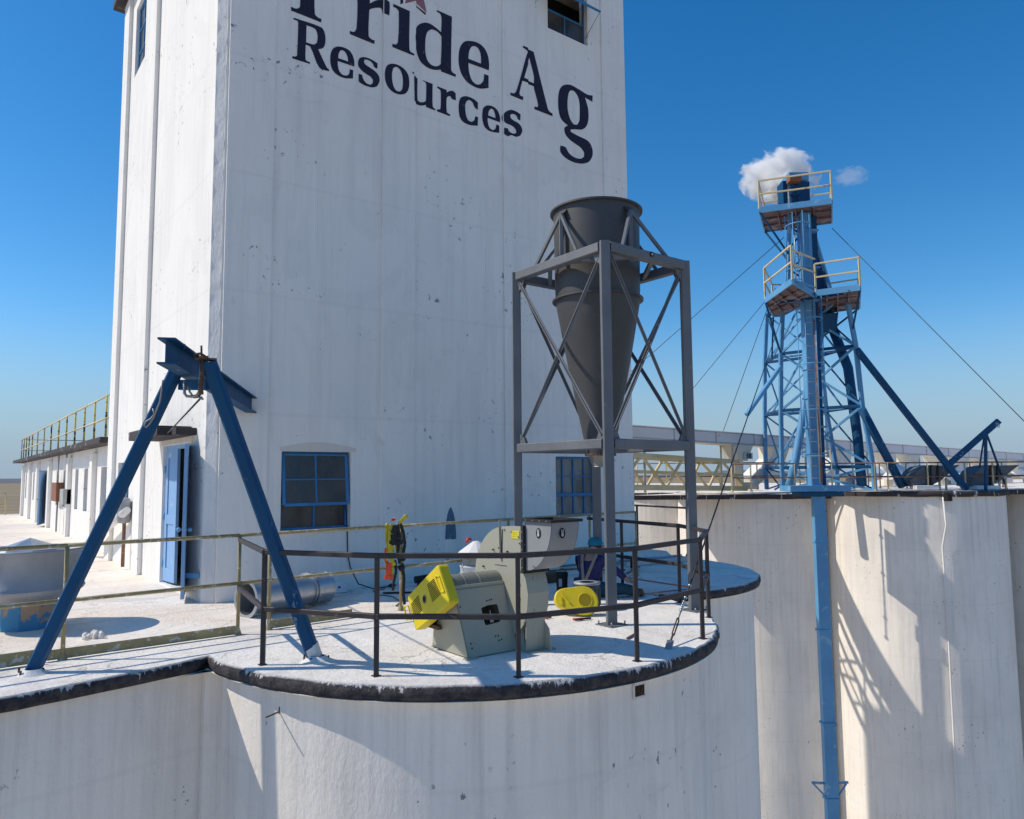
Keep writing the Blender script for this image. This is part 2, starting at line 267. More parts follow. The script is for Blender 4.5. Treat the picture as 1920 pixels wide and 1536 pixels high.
# ------------------------------------------------------------------ mesh helpers
def rootloc(p):
    l = V((0, 0, 0))
    while p is not None: l = l + p.location; p = p.parent
    return l
class MB:
    def __init__(s): s.v = []; s.f = []; s.sm = []
    def add(s, vs, fs, smooth=False):
        o = len(s.v); s.v += [tuple(q) for q in vs]; s.f += [tuple(i + o for i in f) for f in fs]; s.sm += [smooth] * len(fs); return s
    def box(s, a, b):
        x0, y0, z0 = a; x1, y1, z1 = b
        return s.add([(x0, y0, z0), (x1, y0, z0), (x1, y1, z0), (x0, y1, z0), (x0, y0, z1), (x1, y0, z1), (x1, y1, z1), (x0, y1, z1)],
                     [(3, 2, 1, 0), (4, 5, 6, 7), (0, 1, 5, 4), (1, 2, 6, 5), (2, 3, 7, 6), (3, 0, 4, 7)])
    def hexa(s, b4, t4):   # bottom quad, top quad
        return s.add(list(b4) + list(t4), [(3, 2, 1, 0), (4, 5, 6, 7), (0, 1, 5, 4), (1, 2, 6, 5), (2, 3, 7, 6), (3, 0, 4, 7)])
    def beam(s, p, q, wd, ht=None, up=V((0, 0, 1)), ch=0.0):
        p = V(p); q = V(q); ht = ht or wd; d = (q - p).normalized()
        if abs(d.dot(up)) > 0.98: up = fh
        sd_ = d.cross(up).normalized(); uu = sd_.cross(d).normalized()
        c = ch or min(wd, ht) * 0.12
        prof = [(-wd/2 + c, -ht/2), (wd/2 - c, -ht/2), (wd/2, -ht/2 + c), (wd/2, ht/2 - c), (wd/2 - c, ht/2), (-wd/2 + c, ht/2), (-wd/2, ht/2 - c), (-wd/2, -ht/2 + c)]
        vs = [e + sd_ * a + uu * b for e in (p, q) for a, b in prof]
        return s.add(vs, [tuple(range(7, -1, -1)), tuple(range(8, 16))] + [(i, (i + 1) % 8, 8 + (i + 1) % 8, 8 + i) for i in range(8)])
    def tube(s, pts, r, n=10, cap=True, close=False):
        pts = [V(p) for p in pts]; rr = r if isinstance(r, (list, tuple)) else [r] * len(pts)
        vs = []; last = None
        for i, p in enumerate(pts):
            a = pts[max(i - 1, 0)]; b = pts[min(i + 1, len(pts) - 1)]; d = (b - a).normalized()
            ref = last if last is not None else (V((0, 0, 1)) if abs(d.z) < 0.9 else V((1, 0, 0)))
            sd_ = (ref - d * ref.dot(d)).normalized(); last = sd_; uu = d.cross(sd_)
            for k in range(n):
                an = 2 * math.pi * k / n; vs.append(p + (sd_ * math.cos(an) + uu * math.sin(an)) * rr[i])
        fs = [(i * n + k, i * n + (k + 1) % n, (i + 1) * n + (k + 1) % n, (i + 1) * n + k) for i in range(len(pts) - 1) for k in range(n)]
        s.add(vs, fs, n > 5)
        if cap:
            o = len(s.v) - len(vs); s.f += [tuple(o + k for k in range(n - 1, -1, -1)), tuple(o + (len(pts) - 1) * n + k for k in range(n))]; s.sm += [False, False]
        return s
    def lathe(s, c, prof, n=48, axis='Z', smooth=True, a0=0, a1=2 * math.pi):
        c = V(c); full = abs(a1 - a0 - 2 * math.pi) < 1e-6; k_ = n if full else n + 1; vs = []
        for r_, h in prof:
            for k in range(k_):
                an = a0 + (a1 - a0) * k / n; a, b = r_ * math.cos(an), r_ * math.sin(an)
                vs.append(c + {'Z': V((a, b, h)), 'X': V((h, a, b)), 'Y': V((a, h, b))}[axis])
        fs = [(i * k_ + k, i * k_ + (k + 1) % k_, (i + 1) * k_ + (k + 1) % k_, (i + 1) * k_ + k) for i in range(len(prof) - 1) for k in range(k_ if full else n)]
        return s.add(vs, fs, smooth)
    def prism(s, poly, thick, holes=()):   # poly: 3D coplanar points; thick: extrusion vector
        loops = [[V(p) for p in poly]] + [[V(p) for p in h] for h in holes]; thick = V(thick)
        flat = [p for l in loops for p in l]; tri = tessellate_polygon(loops); n = len(flat)
        fs = [tuple(t) for t in tri] + [tuple(i + n for i in reversed(t)) for t in tri]; o = 0
        for l in loops:
            m = len(l); fs += [(o + i, o + (i + 1) % m, n + o + (i + 1) % m, n + o + i) for i in range(m)]; o += m
        return s.add(flat + [p + thick for p in flat], fs)
    def sheet(s, poly, holes=()):
        loops = [[V(p) for p in poly]] + [[V(p) for p in h] for h in holes]
        return s.add([p for l in loops for p in l], [tuple(t) for t in tessellate_polygon(loops)])
    def sphere(s, c, r, n=14, sc=(1, 1, 1)):
        c = V(c); vs = []; fs = []; h = n // 2
        for i in range(h + 1):
            th = math.pi * i / h
            for k in range(n): vs.append(c + V((r * sc[0] * math.sin(th) * math.cos(2 * math.pi * k / n), r * sc[1] * math.sin(th) * math.sin(2 * math.pi * k / n), r * sc[2] * math.cos(th))))
        for i in range(h):
            for k in range(n): fs.append((i * n + k, i * n + (k + 1) % n, (i + 1) * n + (k + 1) % n, (i + 1) * n + k))
        return s.add(vs, fs, True)
    def build(s, name, m, parent=None, bevel=0.0, label=None, jitter=0.0):
        if parent is not None: off = rootloc(parent)
        else:
            xs = [q[0] for q in s.v]; ys = [q[1] for q in s.v]; off = V(((min(xs) + max(xs)) / 2, (min(ys) + max(ys)) / 2, min(q[2] for q in s.v)))
        me = bpy.data.meshes.new(name); me.from_pydata([tuple(V(q) - off) for q in s.v], [], s.f)
        me.polygons.foreach_set('use_smooth', s.sm); me.materials.append(m)
        bm = bmesh.new(); bm.from_mesh(me); bmesh.ops.remove_doubles(bm, verts=bm.verts, dist=1e-5); bmesh.ops.recalc_face_normals(bm, faces=bm.faces); bm.to_mesh(me); bm.free(); me.update()
        o = bpy.data.objects.new(name, me); col.objects.link(o)
        if parent is not None: o.parent = parent
        else: o.location = off
        if bevel:
            bv = o.modifiers.new('bevel', 'BEVEL'); bv.width = bevel; bv.segments = 2; bv.limit_method = 'ANGLE'; bv.angle_limit = R(40)
        if label: o['label'] = label
        return o
def tag(o, label, cat, group=None, kind=None):
    if label: o['label'] = label
    if cat: o['category'] = cat
    if group: o['group'] = group
    if kind: o['kind'] = kind
    return o
def thing(name, label, cat, loc, group=None):
    o = bpy.data.objects.new(name, None); o.empty_display_size = 0.2; col.objects.link(o); o.location = V(loc); return tag(o, label, cat, group)
def one(mb, name, m, label, cat, group=None, bevel=0.0): return tag(mb.build(name, m, None, bevel), label, cat, group)
def copy_tree(o, parent=None):
    c = o.copy(); col.objects.link(c); c.parent = parent
    for ch in list(o.children): copy_tree(ch, c)
    return c
def arc(cx, cy, r, a0, a1, n):
    return [(cx + r * math.cos(R(a0 + (a1 - a0) * i / n)), cy + r * math.sin(R(a0 + (a1 - a0) * i / n))) for i in range(n + 1)]
# ================================================================== SETTING
g = MB().sheet([(-30000, -30000, -38), (30000, -30000, -38), (30000, 30000, -38), (-30000, 30000, -38)]).build('ground', M['ground']); g['kind'] = 'structure'
bnc = MB().sheet([(math.cos(R(a)) * 420, math.sin(R(a)) * 420, -37.9) for a in range(0, 360, 6)]).build('bounce_disc', worn('pale_bounce_tone', (0.66, 0.54, 0.40), (0.56, 0.45, 0.33), 0.5, 0.9, scale=.05, soft=.2)); bnc['kind'] = 'structure'  # added disc, out of view; its pale warm tone bounces sunlight onto shaded walls
hl = MB(); pts = []
for i in range(121):
    a = R(-60 + i * 1.5); d = 9000; x = math.sin(a) * d; y = math.cos(a) * d
    h = -38 + 40 + 26 * math.sin(i * .35) + 16 * math.sin(i * .83 + 1) + 8 * math.sin(i * 2.1)
    pts.append((V((x, y, -40)), V((x * 1.06, y * 1.06, h)), V((x * 1.2, y * 1.2, -40))))
for i in range(120):
    a, b = pts[i], pts[i + 1]; hl.add([a[0], b[0], b[1], a[1], a[2], b[2]], [(0, 1, 2, 3), (3, 2, 5, 4)], True)
hl.build('hills', M['hills'])['kind'] = 'structure'
# deck outline (top of the silo block)
BC, BR = (5.385, 8.16), 3.168; CC, CR = (9.948, 10.36), 2.867; AC, AR = (-0.531, 15.954), 8.378
def angB(x, y, c): return math.degrees(math.atan2(y - c[1], x - c[0]))
def isect(c0, r0, c1, r1, side):
    d = math.dist(c0, c1); a = (r0 * r0 - r1 * r1 + d * d) / (2 * d); h = math.sqrt(r0 * r0 - a * a)
    ex, ey = (c1[0] - c0[0]) / d, (c1[1] - c0[1]) / d
    return (c0[0] + ex * a - ey * h * side, c0[1] + ey * a + ex * h * side)
cAB = (2.235, 8.055)
cBC = isect(BC, BR, CC, CR, -1)
def outline(dA, dB, dC):
    o = []
    a0 = 235; a1 = angB(*cAB, AC) % 360
    o += arc(AC[0], AC[1], AR - dA, a0, a1, 46)[:-1 if dA else None]
    b0 = angB(*cAB, BC) % 360; b1 = angB(*cBC, BC) % 360
    if b0 < 90: b0 += 180
    o += arc(BC[0], BC[1], BR - dB, b0, b1 if b1 > b0 else b1 + 360, 90)
    c0 = angB(*cBC, CC) % 360
    o += arc(CC[0], CC[1], CR - dC, c0, 360 + 12, 60)
    return o
ol = outline(0, 0, 0)
rng = random.Random(3)
nz = [0.010 * math.sin(i * 0.9) + 0.006 * math.sin(i * 2.3 + 1) + rng.uniform(-0.006, 0.006) for i in range(len(ol))]
def shift(pts, k, base):
    out = []
    for i, p in enumerate(pts):
        a = V(pts[max(i - 1, 0)]); b = V(pts[min(i + 1, len(pts) - 1)]); d = (b - a).normalized(); n_ = V((d.y, -d.x)); q = V(p) + n_ * (base + nz[i] * k); out.append((q.x, q.y))
    return out
back = [(pz(1250, 1033).x, pz(1250, 1033).y), (pz(1195, 1027).x, pz(1195, 1027).y), (14.2, 22), (9.5, 22), (9.5, 47), (-9, 47), (-9, 10)]
top_edge = shift(ol, 1, -0.025)
deck = MB().sheet([(x, y, 0.0) for x, y in top_edge + back])
deck.sheet([(x, y, -0.14) for x, y in ol + back])
deck.build('roof_deck', M['roof'])['kind'] = 'structure'
rim = MB(); lv = [(-0.025, 0.0), (0.0, -0.018), (0.012, -0.05), (0.010, -0.10), (-0.005, -0.128), (-0.13, -0.13)]
rings = [[(x, y, z) for x, y in shift(ol, 1 if j < 5 else 0, b)] for j, (b, z) in enumerate(lv)]
for j in range(5):
    for i in range(len(ol) - 1): rim.add([rings[j][i], rings[j][i + 1], rings[j + 1][i + 1], rings[j + 1][i]], [(0, 1, 2, 3)], True)
o = rim.build('roof_edge', M['rim']); o['kind'] = 'structure'
# body below the deck, so no light leaks under it
def silo(cx, cy, r, ztop, zbot, label, name='concrete_silo', group=None, a0=0, a1=360, extra=None):
    t = thing(name, label, 'silo', (cx, cy, zbot), group)
    m = MB(); n = int((a1 - a0) / 3); zs = [zbot, -20, -8, -3, ztop] if zbot < -20 else [zbot, ztop]
    m.lathe((cx, cy, 0), [(r, z) for z in zs], n, 'Z', True, R(a0), R(a1)); m.build('wall', M['silo'], t)
    return t
NEAR = 'near concrete silos under the roof deck'
sB = silo(BC[0], BC[1], BR - 0.12, -0.12, -38, 'round white silo under the deck holding the beige blower and the black railing')
sC = silo(CC[0], CC[1], CR - 0.12, -0.12, -38, 'round white silo behind the nearest one, its shaded top jutting right')
tA = thing('concrete_silo', 'broad shaded silo at the lower left under the left foot of the blue frame', 'silo', (AC[0], AC[1], -38))
mA = MB(); arcA = arc(AC[0], AC[1], AR - 0.12, 225, angB(*cAB, AC) % 360 + 0.6, 60)
for i in range(60):
    (x0, y0), (x1, y1) = arcA[i], arcA[i + 1]; mA.add([(x0, y0, -38), (x1, y1, -38), (x1, y1, -.12), (x0, y0, -.12)], [(0, 1, 2, 3)], True)
mA.build('wall', M['silo'], tA)
MB().box((2.20, 8.045, -38), (2.60, 8.6, -0.125)).build('pilaster', M['silo'], tA)
# vent opening and bracket on silo B
vx, vy = BC[0] + (BR - .12) * math.cos(R(angB(*pz(1197, 1290, -.3)[:2], BC))), 0
pv = None
for k in range(400):                      # march the pixel ray to the cylinder
    q = CAM + ray(1197, 1294) * (4 + k * 0.01)
    if math.dist((q.x, q.y), BC) < BR - .12: pv = q; break
nv = V((pv.x - BC[0], pv.y - BC[1], 0)).normalized(); tv = V((-nv.y, nv.x, 0))
va = thing('wall_vent', 'small rusty louvred opening in the silo wall just below the black rim', 'vent', pv - V((0, 0, .07)))
fr = MB()
for a, b in ((-1, -1), (1, -1)): pass
c4 = [pv + tv * a * .075 + V((0, 0, b * .065)) + nv * .012 for a, b in ((-1, -1), (1, -1), (1, 1), (-1, 1))]
for i in range(4): fr.beam(c4[i], c4[(i + 1) % 4], .018, .03)
fr.build('frame', M['rough'], va)
MB().hexa([c4[0] - nv * .02, c4[1] - nv * .02, c4[1] + nv * .001, c4[0] + nv * .001], [c4[3] - nv * .02, c4[2] - nv * .02, c4[2] + nv * .001, c4[3] + nv * .001]).build('opening', M['slot'], va)
lo = MB()
for k in range(7):
    p = pv + tv * (-.065 + k * .021) + nv * .016; lo.beam(p - V((0, 0, .06)), p + V((0, 0, .06)), .006, .012)
lo.build('bar', M['rustlip'], va)
def oncyl(x, y, c=BC, r=BR - .12):
    for k in range(3000):
        q = CAM + ray(x, y) * (3 + k * 0.005)
        if math.dist((q.x, q.y), c) < r: return q
q0 = oncyl(524, 1334); nb = V((q0.x - BC[0], q0.y - BC[1], 0)).normalized()
one(MB().tube([q0 - nb * .05, q0 + nb * .16 - V((0, 0, .01))], .008, 6).beam(q0 + V((0, 0, -.02)), q0 + V((0, 0, .04)), .012), 'steel_pin', M['rustlip'], 'rusty pin sticking out of the near silo wall under the rim', 'pin')
# ================================================================== HEADHOUSE TOWER
TX, TY, TX2, TY2, TZ = 3.035, 11.29, 11.86, 19.15, 13.12
tower = thing('concrete_tower', 'tall white concrete headhouse tower with navy lettering on its shaded face', 'tower', (7.5, 15.9, 0))
def rect_xz(y, x0, x1, z0, z1): return [(x0, y, z0), (x1, y, z0), (x1, y, z1), (x0, y, z1)]
def rect_yz(x, y0, y1, z0, z1): return [(x, y0, z0), (x, y1, z0), (x, y1, z1), (x, y0, z1)]
wA = [4.13, 5.28, 0.97, 2.20]; wB = [9.68, 10.85, 0.97, 2.17]
pu = py_(1027, 52, TY); pu2 = py_(1102, 84, TY); wC = [pu.x, pu2.x, pu.z, pu.z + 1.45]
fw = MB().prism(rect_xz(TY, TX + .12, TX2, 0, TZ), (0, .25, 0), [rect_xz(TY, *q) for q in (wA, wB, wC)])
DOOR = (12.30, 14.04, 0.02, 2.36); lw1 = (17.0, 18.1, 10.9, 12.55); lw2 = (17.0, 18.25, 0.98, 2.14)
fw.prism(rect_yz(TX, TY + .12, TY2, 0, TZ), (.25, 0, 0), [rect_yz(TX, *q) for q in (DOOR, lw1, lw2)])
fw.box((TX2 - .25, TY + .25, 0), (TX2, TY2, TZ)); fw.box((TX + .25, TY2 - .25, 0), (TX2 - .25, TY2, TZ)); fw.box((TX + .25, TY + .25, TZ - .3), (TX2 - .25, TY2 - .25, TZ - .05))
fw.build('wall', M['wall'], tower)
MB().box((6.0, TY2 + .001, 0), (TX2, 26.0, 12.0)).build('unseen_shadow_block', M['wall'], tower)  # added block hidden behind the tower, sized to throw shadow on the far silo
MB().box((TX + .3, TY + 1.0, .3), (TX2 - .3, TY + 1.05, TZ - .4)).build('dark_room_backing', M['slot'], tower)  # added black sheet; the room's darkness behind the windows is put into its colour
# rough chamfered corner
cm = MB(); n = 90
for i in range(n):
    za, zb = TZ * i / n, TZ * (i + 1) / n
    j1 = 0.008 * math.sin(i * 1.7) + 0.006 * math.sin(i * 4.1); j2 = 0.008 * math.sin((i + 1) * 1.7) + 0.006 * math.sin((i + 1) * 4.1)
    cm.add([(TX - .002, TY + .125 + j1, za), (TX + .125 + j1, TY - .002, za), (TX + .125 + j2, TY - .002, zb), (TX - .002, TY + .125 + j2, zb)], [(0, 1, 2, 3)], True)
cm.build('corner_chamfer', M['rough'], tower)
PIL = [(TX + .15, 3.90), (5.80, 6.45), (8.42, 9.05), (11.15, TX2)]; PD = 0.042
for a, b in PIL: MB().box((a, TY - PD, 0), (b, TY - .001, TZ)).build('pilaster', M['wall'], tower, 0.008)
for a, b in ((15.5, 16.1), (18.55, TY2)): MB().box((TX - .08, a, 0), (TX - .001, b, TZ)).build('pilaster', M['wall'], tower, 0.008)
MB().box((TX - .30, TY - .30, TZ), (TX2 + .30, TY2 + .30, TZ + .16)).build('roof', M['rim_far'], tower, .02)
def window(parent, axis, rect, inset, rows, cols, mat_f, mat_g, fw_=.045, split=None, gmats=None):
    a0, a1, z0, z1 = rect
    base = TY if axis == 'Y' else parent_x[0]
    def P(a, d, z): return (a, base + d, z) if axis == 'Y' else (base + d, a, z)
    f = MB()
    def bar(a, b, c, d, th=.05, off=0): f.box(tuple(min(p, q) for p, q in zip(P(a, inset + off, c), P(b, inset + off + th, d))), tuple(max(p, q) for p, q in zip(P(a, inset + off, c), P(b, inset + off + th, d))))
    bar(a0, a0 + fw_, z0, z1); bar(a1 - fw_, a1, z0, z1); bar(a0 + fw_, a1 - fw_, z0, z0 + fw_); bar(a0 + fw_, a1 - fw_, z1 - fw_, z1)
    w_ = f.build('window', mat_f, parent)
    mt = MB(); f = mt
    for k in range(1, rows):
        zz = z0 + (z1 - z0) * k / rows; bar(a0 + fw_, a1 - fw_, zz - .011, zz + .011, .03, .008)
    for k in range(1, cols):
        aa = a0 + (a1 - a0) * k / cols; bar(aa - .012, aa + .012, z0 + fw_, z1 - fw_, .03, .005)
    mt.build('glazing_bar', mat_f, w_)
    f = MB(); bar(a0 + fw_ * .5, a1 - fw_ * .5, z0 + fw_ * .5, z1 - fw_ * .5, .008, .03); f.build('pane', mat_g, w_)
    return w_
parent_x = [TX]
wl = window(tower, 'Y', wA, .10, 3, 2, M['bluefr'], M['glass'])
# outward-tilted sash over the two upper rows of the left window
zs = wA[2] + (wA[3] - wA[2]) * .345
sh = MB(); top = TY + .07; bot = TY - .015
def sp(a, k, o=0): return V((a, top + (bot - top) * k + o, wA[3] - .05 + (zs - wA[3] + .03) * k))
for a in (wA[0] + .05, wA[1] - .05): sh.beam(sp(a, 0), sp(a, 1), .05, .035)
for k, wd in ((0, .03), (.5, .022), (1, .05)): sh.beam(sp(wA[0] + .05, k), sp(wA[1] - .05, k), .03, wd)
sh.beam(sp((wA[0] + wA[1]) / 2, 0), sp((wA[0] + wA[1]) / 2, 1), .026, .03)
sh.build('sash', M['bluefr'], wl)
MB().add([sp(wA[0] + .05, 0), sp(wA[1] - .05, 0), sp(wA[1] - .05, 1), sp(wA[0] + .05, 1)], [(0, 1, 2, 3)]).build('pane', M['glass'], wl)
window(tower, 'Y', wB, .12, 3, 4, M['bluefr'], M['glass2'])
MB().box((wB[0], TY + .10, wB[2] + .40), (wB[1], TY + .125, wB[2] + .46)).build('transom', M['bluefr'], tower)
# upper right window: lower panes, open top sash propped outwards
wt = window(tower, 'Y', (wC[0], wC[1], wC[2], wC[2] + .52), .10, 1, 2, M['bluefr'], M['glass'], .03)
for a in (wC[0], wC[1] - .03): MB().box((a, TY + .10, wC[2] + .52), (a + .03, TY + .15, wC[3])).build('jamb', M['bluefr'], tower)
hs = MB(); P2_ = py_(1125, 22, TY - .5); h1 = V((0, TY - .5, P2_.z)); h0 = V((0, TY + .03, P2_.z + .50))
pa = [V((wC[0], h0.y, h0.z)), V((wC[1], h0.y, h0.z)), V((P2_.x, h1.y, h1.z)), V((P2_.x - 1.15, h1.y, h1.z))]
for i in range(4): hs.beam(pa[i], pa[(i + 1) % 4], .045, .03)
os_ = hs.build('open_sash', M['bluefr'], tower); MB().prism(pa, (0, 0, .008)).build('pane', M['glass2'], os_)
MB().tube([pa[2], (wC[1] - .02, TY + .05, P2_.z - .30)], .007, 6).build('prop_rod', M['steel'], os_)
# arched cement patch over left window
pt = [(wA[0] - .03, TY - .003, wA[3] + .002)] + [(wA[0] - .03 + (wA[1] - wA[0] + .12) * i / 12, TY - .003, wA[3] + .06 + .09 * math.sin(math.pi * i / 12)) for i in range(13)] + [(wA[1] + .09, TY - .003, wA[3] + .002)]
MB().prism(pt, (0, .01, 0)).build('lintel', M['reveal'], tower)
MB().box((wA[0] - .03, TY - .03, wA[2] - .05), (wA[1] + .05, TY + .1, wA[2] - .001)).build('sill', M['wall'], tower, .008)
window(tower, 'X', lw1, .06, 3, 2, M['bluefr'], M['glass2'], .07)
window(tower, 'X', lw2, .08, 4, 2, M['bluefr'], M['glass2'])
# door: two leaves and canopy
dr = thing('double_door', 'pale blue double door ajar in the sunlit side of the tower', 'door', (TX, 13.2, 0))
fz = MB(); fz.box((TX + .05, DOOR[0], DOOR[2]), (TX + .15, DOOR[0] + .06, DOOR[3])); fz.box((TX + .05, DOOR[1] - .06, DOOR[2]), (TX + .15, DOOR[1], DOOR[3])); fz.box((TX + .05, DOOR[0] + .06, DOOR[3] - .07), (TX + .15, DOOR[1] - .06, DOOR[3]))
fz.build('frame', M['bluedoor'], dr)
def leaf(hinge, ang, wd, name, handle):
    d = V((math.cos(ang), math.sin(ang), 0)); n_ = V((-d.y, d.x, 0)); h0 = V(hinge); z0, z1 = 0.06, 2.30
    def Pq(u, v_, k): return h0 + d * u + n_ * v_ + V((0, 0, k))
    f = MB()
    def bx(u0, u1, v0, v1, k0, k1): f.hexa([Pq(u0, v0, k0), Pq(u1, v0, k0), Pq(u1, v1, k0), Pq(u0, v1, k0)], [Pq(u0, v0, k1), Pq(u1, v0, k1), Pq(u1, v1, k1), Pq(u0, v1, k1)])
    bx(0, .12, -.025, .025, z0, z1); bx(wd - .12, wd, -.025, .025, z0, z1)
    for a, b in ((z0, .28), (1.02, 1.18), (z1 - .16, z1)): bx(.12, wd - .12, -.025, .025, a, b)
    l_ = f.build(name, M['bluedoor'], dr, .004)
    f = MB(); bx(.12, wd - .12, -.008, .008, .28, 1.02); bx(.12, wd - .12, -.008, .008, 1.18, z1 - .16); f.build('panel', M['bluedoor'], l_)
    if handle:
        f = MB(); 
        for s in (-1, 1): f.sphere(Pq(wd - .06, s * .075, 1.05), .035, 10); f.tube([Pq(wd - .06, s * .02, 1.05), Pq(wd - .06, s * .06, 1.05)], .012, 8)
        f.build('knob', M['bluefar'], l_)
        f = MB(); bx(wd - .10, wd - .02, -.03, .03, .88, 1.14); f.build('lock_plate', M['steel'], l_)
    for k in (.35, 1.15, 1.95): MB().tube([Pq(-.01, -.03, k - .06), Pq(-.01, -.03, k + .06)], .016, 8).build('hinge', M['bluefar'], l_)
    return l_
leaf((TX + .06, 13.97, 0), R(-86), .60, 'door_leaf', False)
leaf((TX - .02, 12.32, 0), R(255), .80, 'door_leaf', True)
MB().beam((TX - .18, 11.75, .38), (TX - .005, 11.50, .38), .02, .07).build('stay_bar', M['bluefar'], dr)
MB().prism([(TX - .50, 12.20, 2.45), (TX - .50, 14.4, 2.45), (TX - .001, 14.4, 2.45), (TX - .001, 12.20, 2.45)], (0, 0, .15)).build('canopy', M['rim_far'], tower, .015)
MB().box((TX - .30, 11.9, 2.45), (TX - .001, 12.199, 2.56)).build('canopy_end', M['rim_far'], tower, .012)
MB().box((TX - .004, 12.1, DOOR[3] + .003), (TX + .02, 14.2, 2.449)).build('lintel', M['reveal'], tower)
for y_, z_ in ((11.7, 1.98), (16.5, 1.95)):
    MB().tube([(TX - .02, y_, z_), (TX - .05, y_ + .05, z_ + .03), (TX - .05, y_ + .12, z_ + .02), (TX - .02, y_ + .15, z_ - .01), (TX - .05, y_ + .08, z_ - .05), (TX - .02, y_, z_)], .008, 6).build('wall_ring', M['steel'], tower)
# half-round patched pipe stub rising against the shaded wall
pb = py_(845, 1045, TY)
st = MB(); n = 14
for i in range(n):
    pass
prof = [(0.10, 0.0), (0.105, 0.35), (0.10, 0.62), (0.075, 0.80), (0.03, 0.93), (0.0, 0.97)]
cone = [(.0 + 0.115, 0.0), (0.115, .30), (.112, .45), (.10, .62), (.07, .80), (.03, .93), (.0, .97)]
pcx = py_(846, 1000, TY - .02)
mm = MB(); mm.lathe((pcx.x, TY + .03, 0), [(r_ * 1.0, pcx.z - .36 + h * .88) for r_, h in cone], 24, 'Z', True, R(180), R(360))
mm.build('conduit_hood', worn('weathered_blue_patch', (0.10, 0.17, 0.23), (0.5, 0.52, 0.55), 0.60, 0.7, scale=9), tower)
mm = MB(); mm.lathe((pcx.x, TY + .03, 0), [(.122, 0.0), (.125, .3), (.12, pcx.z - .10)], 24, 'Z', True, R(180), R(360)); mm.build('conduit_base', M['wall'], tower)
# cable out of the window
pw = [py_(x, y, TY - .02) for x, y in ((648, 943), (651, 990), (652, 1040), (657, 1065))]
cable_pts = pw + [pz(672, 1095, .12), pz(700, 1104, .02), pz(722, 1101, .015), pz(732, 1099, .03)]
ec = thing('extension_cord', 'black cord hanging out of the tower window down onto the roof with a plug box', 'cord', pz(700, 1104))
MB().tube(cable_pts, .010, 8).build('cable', M['rubber'], ec)
MB().sphere(pz(735, 1098, .04), .055, 10, (1.3, .8, .6)).build('plug', M['rubber'], ec)
# ------------------------------------------------------------------ painted lettering
def Z2(x, y): return (530 + x / 6.4, y / 6.4)
def Z3(x, y): return (780 + x / 4.8, y / 4.8)
def q2(*a): return [Z2(*p) for p in a]
def q3(*a): return [Z3(*p) for p in a]
def smooth_loop(l, sub=4):
    n = len(l); P = [V(p) for p in l]; out = []; ang = []
    for i in range(n):
        a = P[i] - P[i - 1]; b = P[(i + 1) % n] - P[i]; ang.append(abs(a.angle_signed(b, 0)) if a.length and b.length else 9)
    sm = [x < R(48) for x in ang]
    for i in range(n):
        p0, p1 = P[i], P[(i + 1) % n]; L = (p1 - p0).length
        t0 = (P[(i + 1) % n] - P[i - 1]).normalized() * L if sm[i] else (p1 - p0)
        t1 = (P[(i + 2) % n] - P[i]).normalized() * L if sm[(i + 1) % n] else (p1 - p0)
        k_ = sub if (sm[i] or sm[(i + 1) % n]) else 1
        for k in range(k_):
            s = k / k_; out.append(p0 * (2*s**3 - 3*s**2 + 1) + t0 * (s**3 - 2*s**2 + s) + p1 * (-2*s**3 + 3*s**2) + t1 * (s**3 - s**2))
    return out
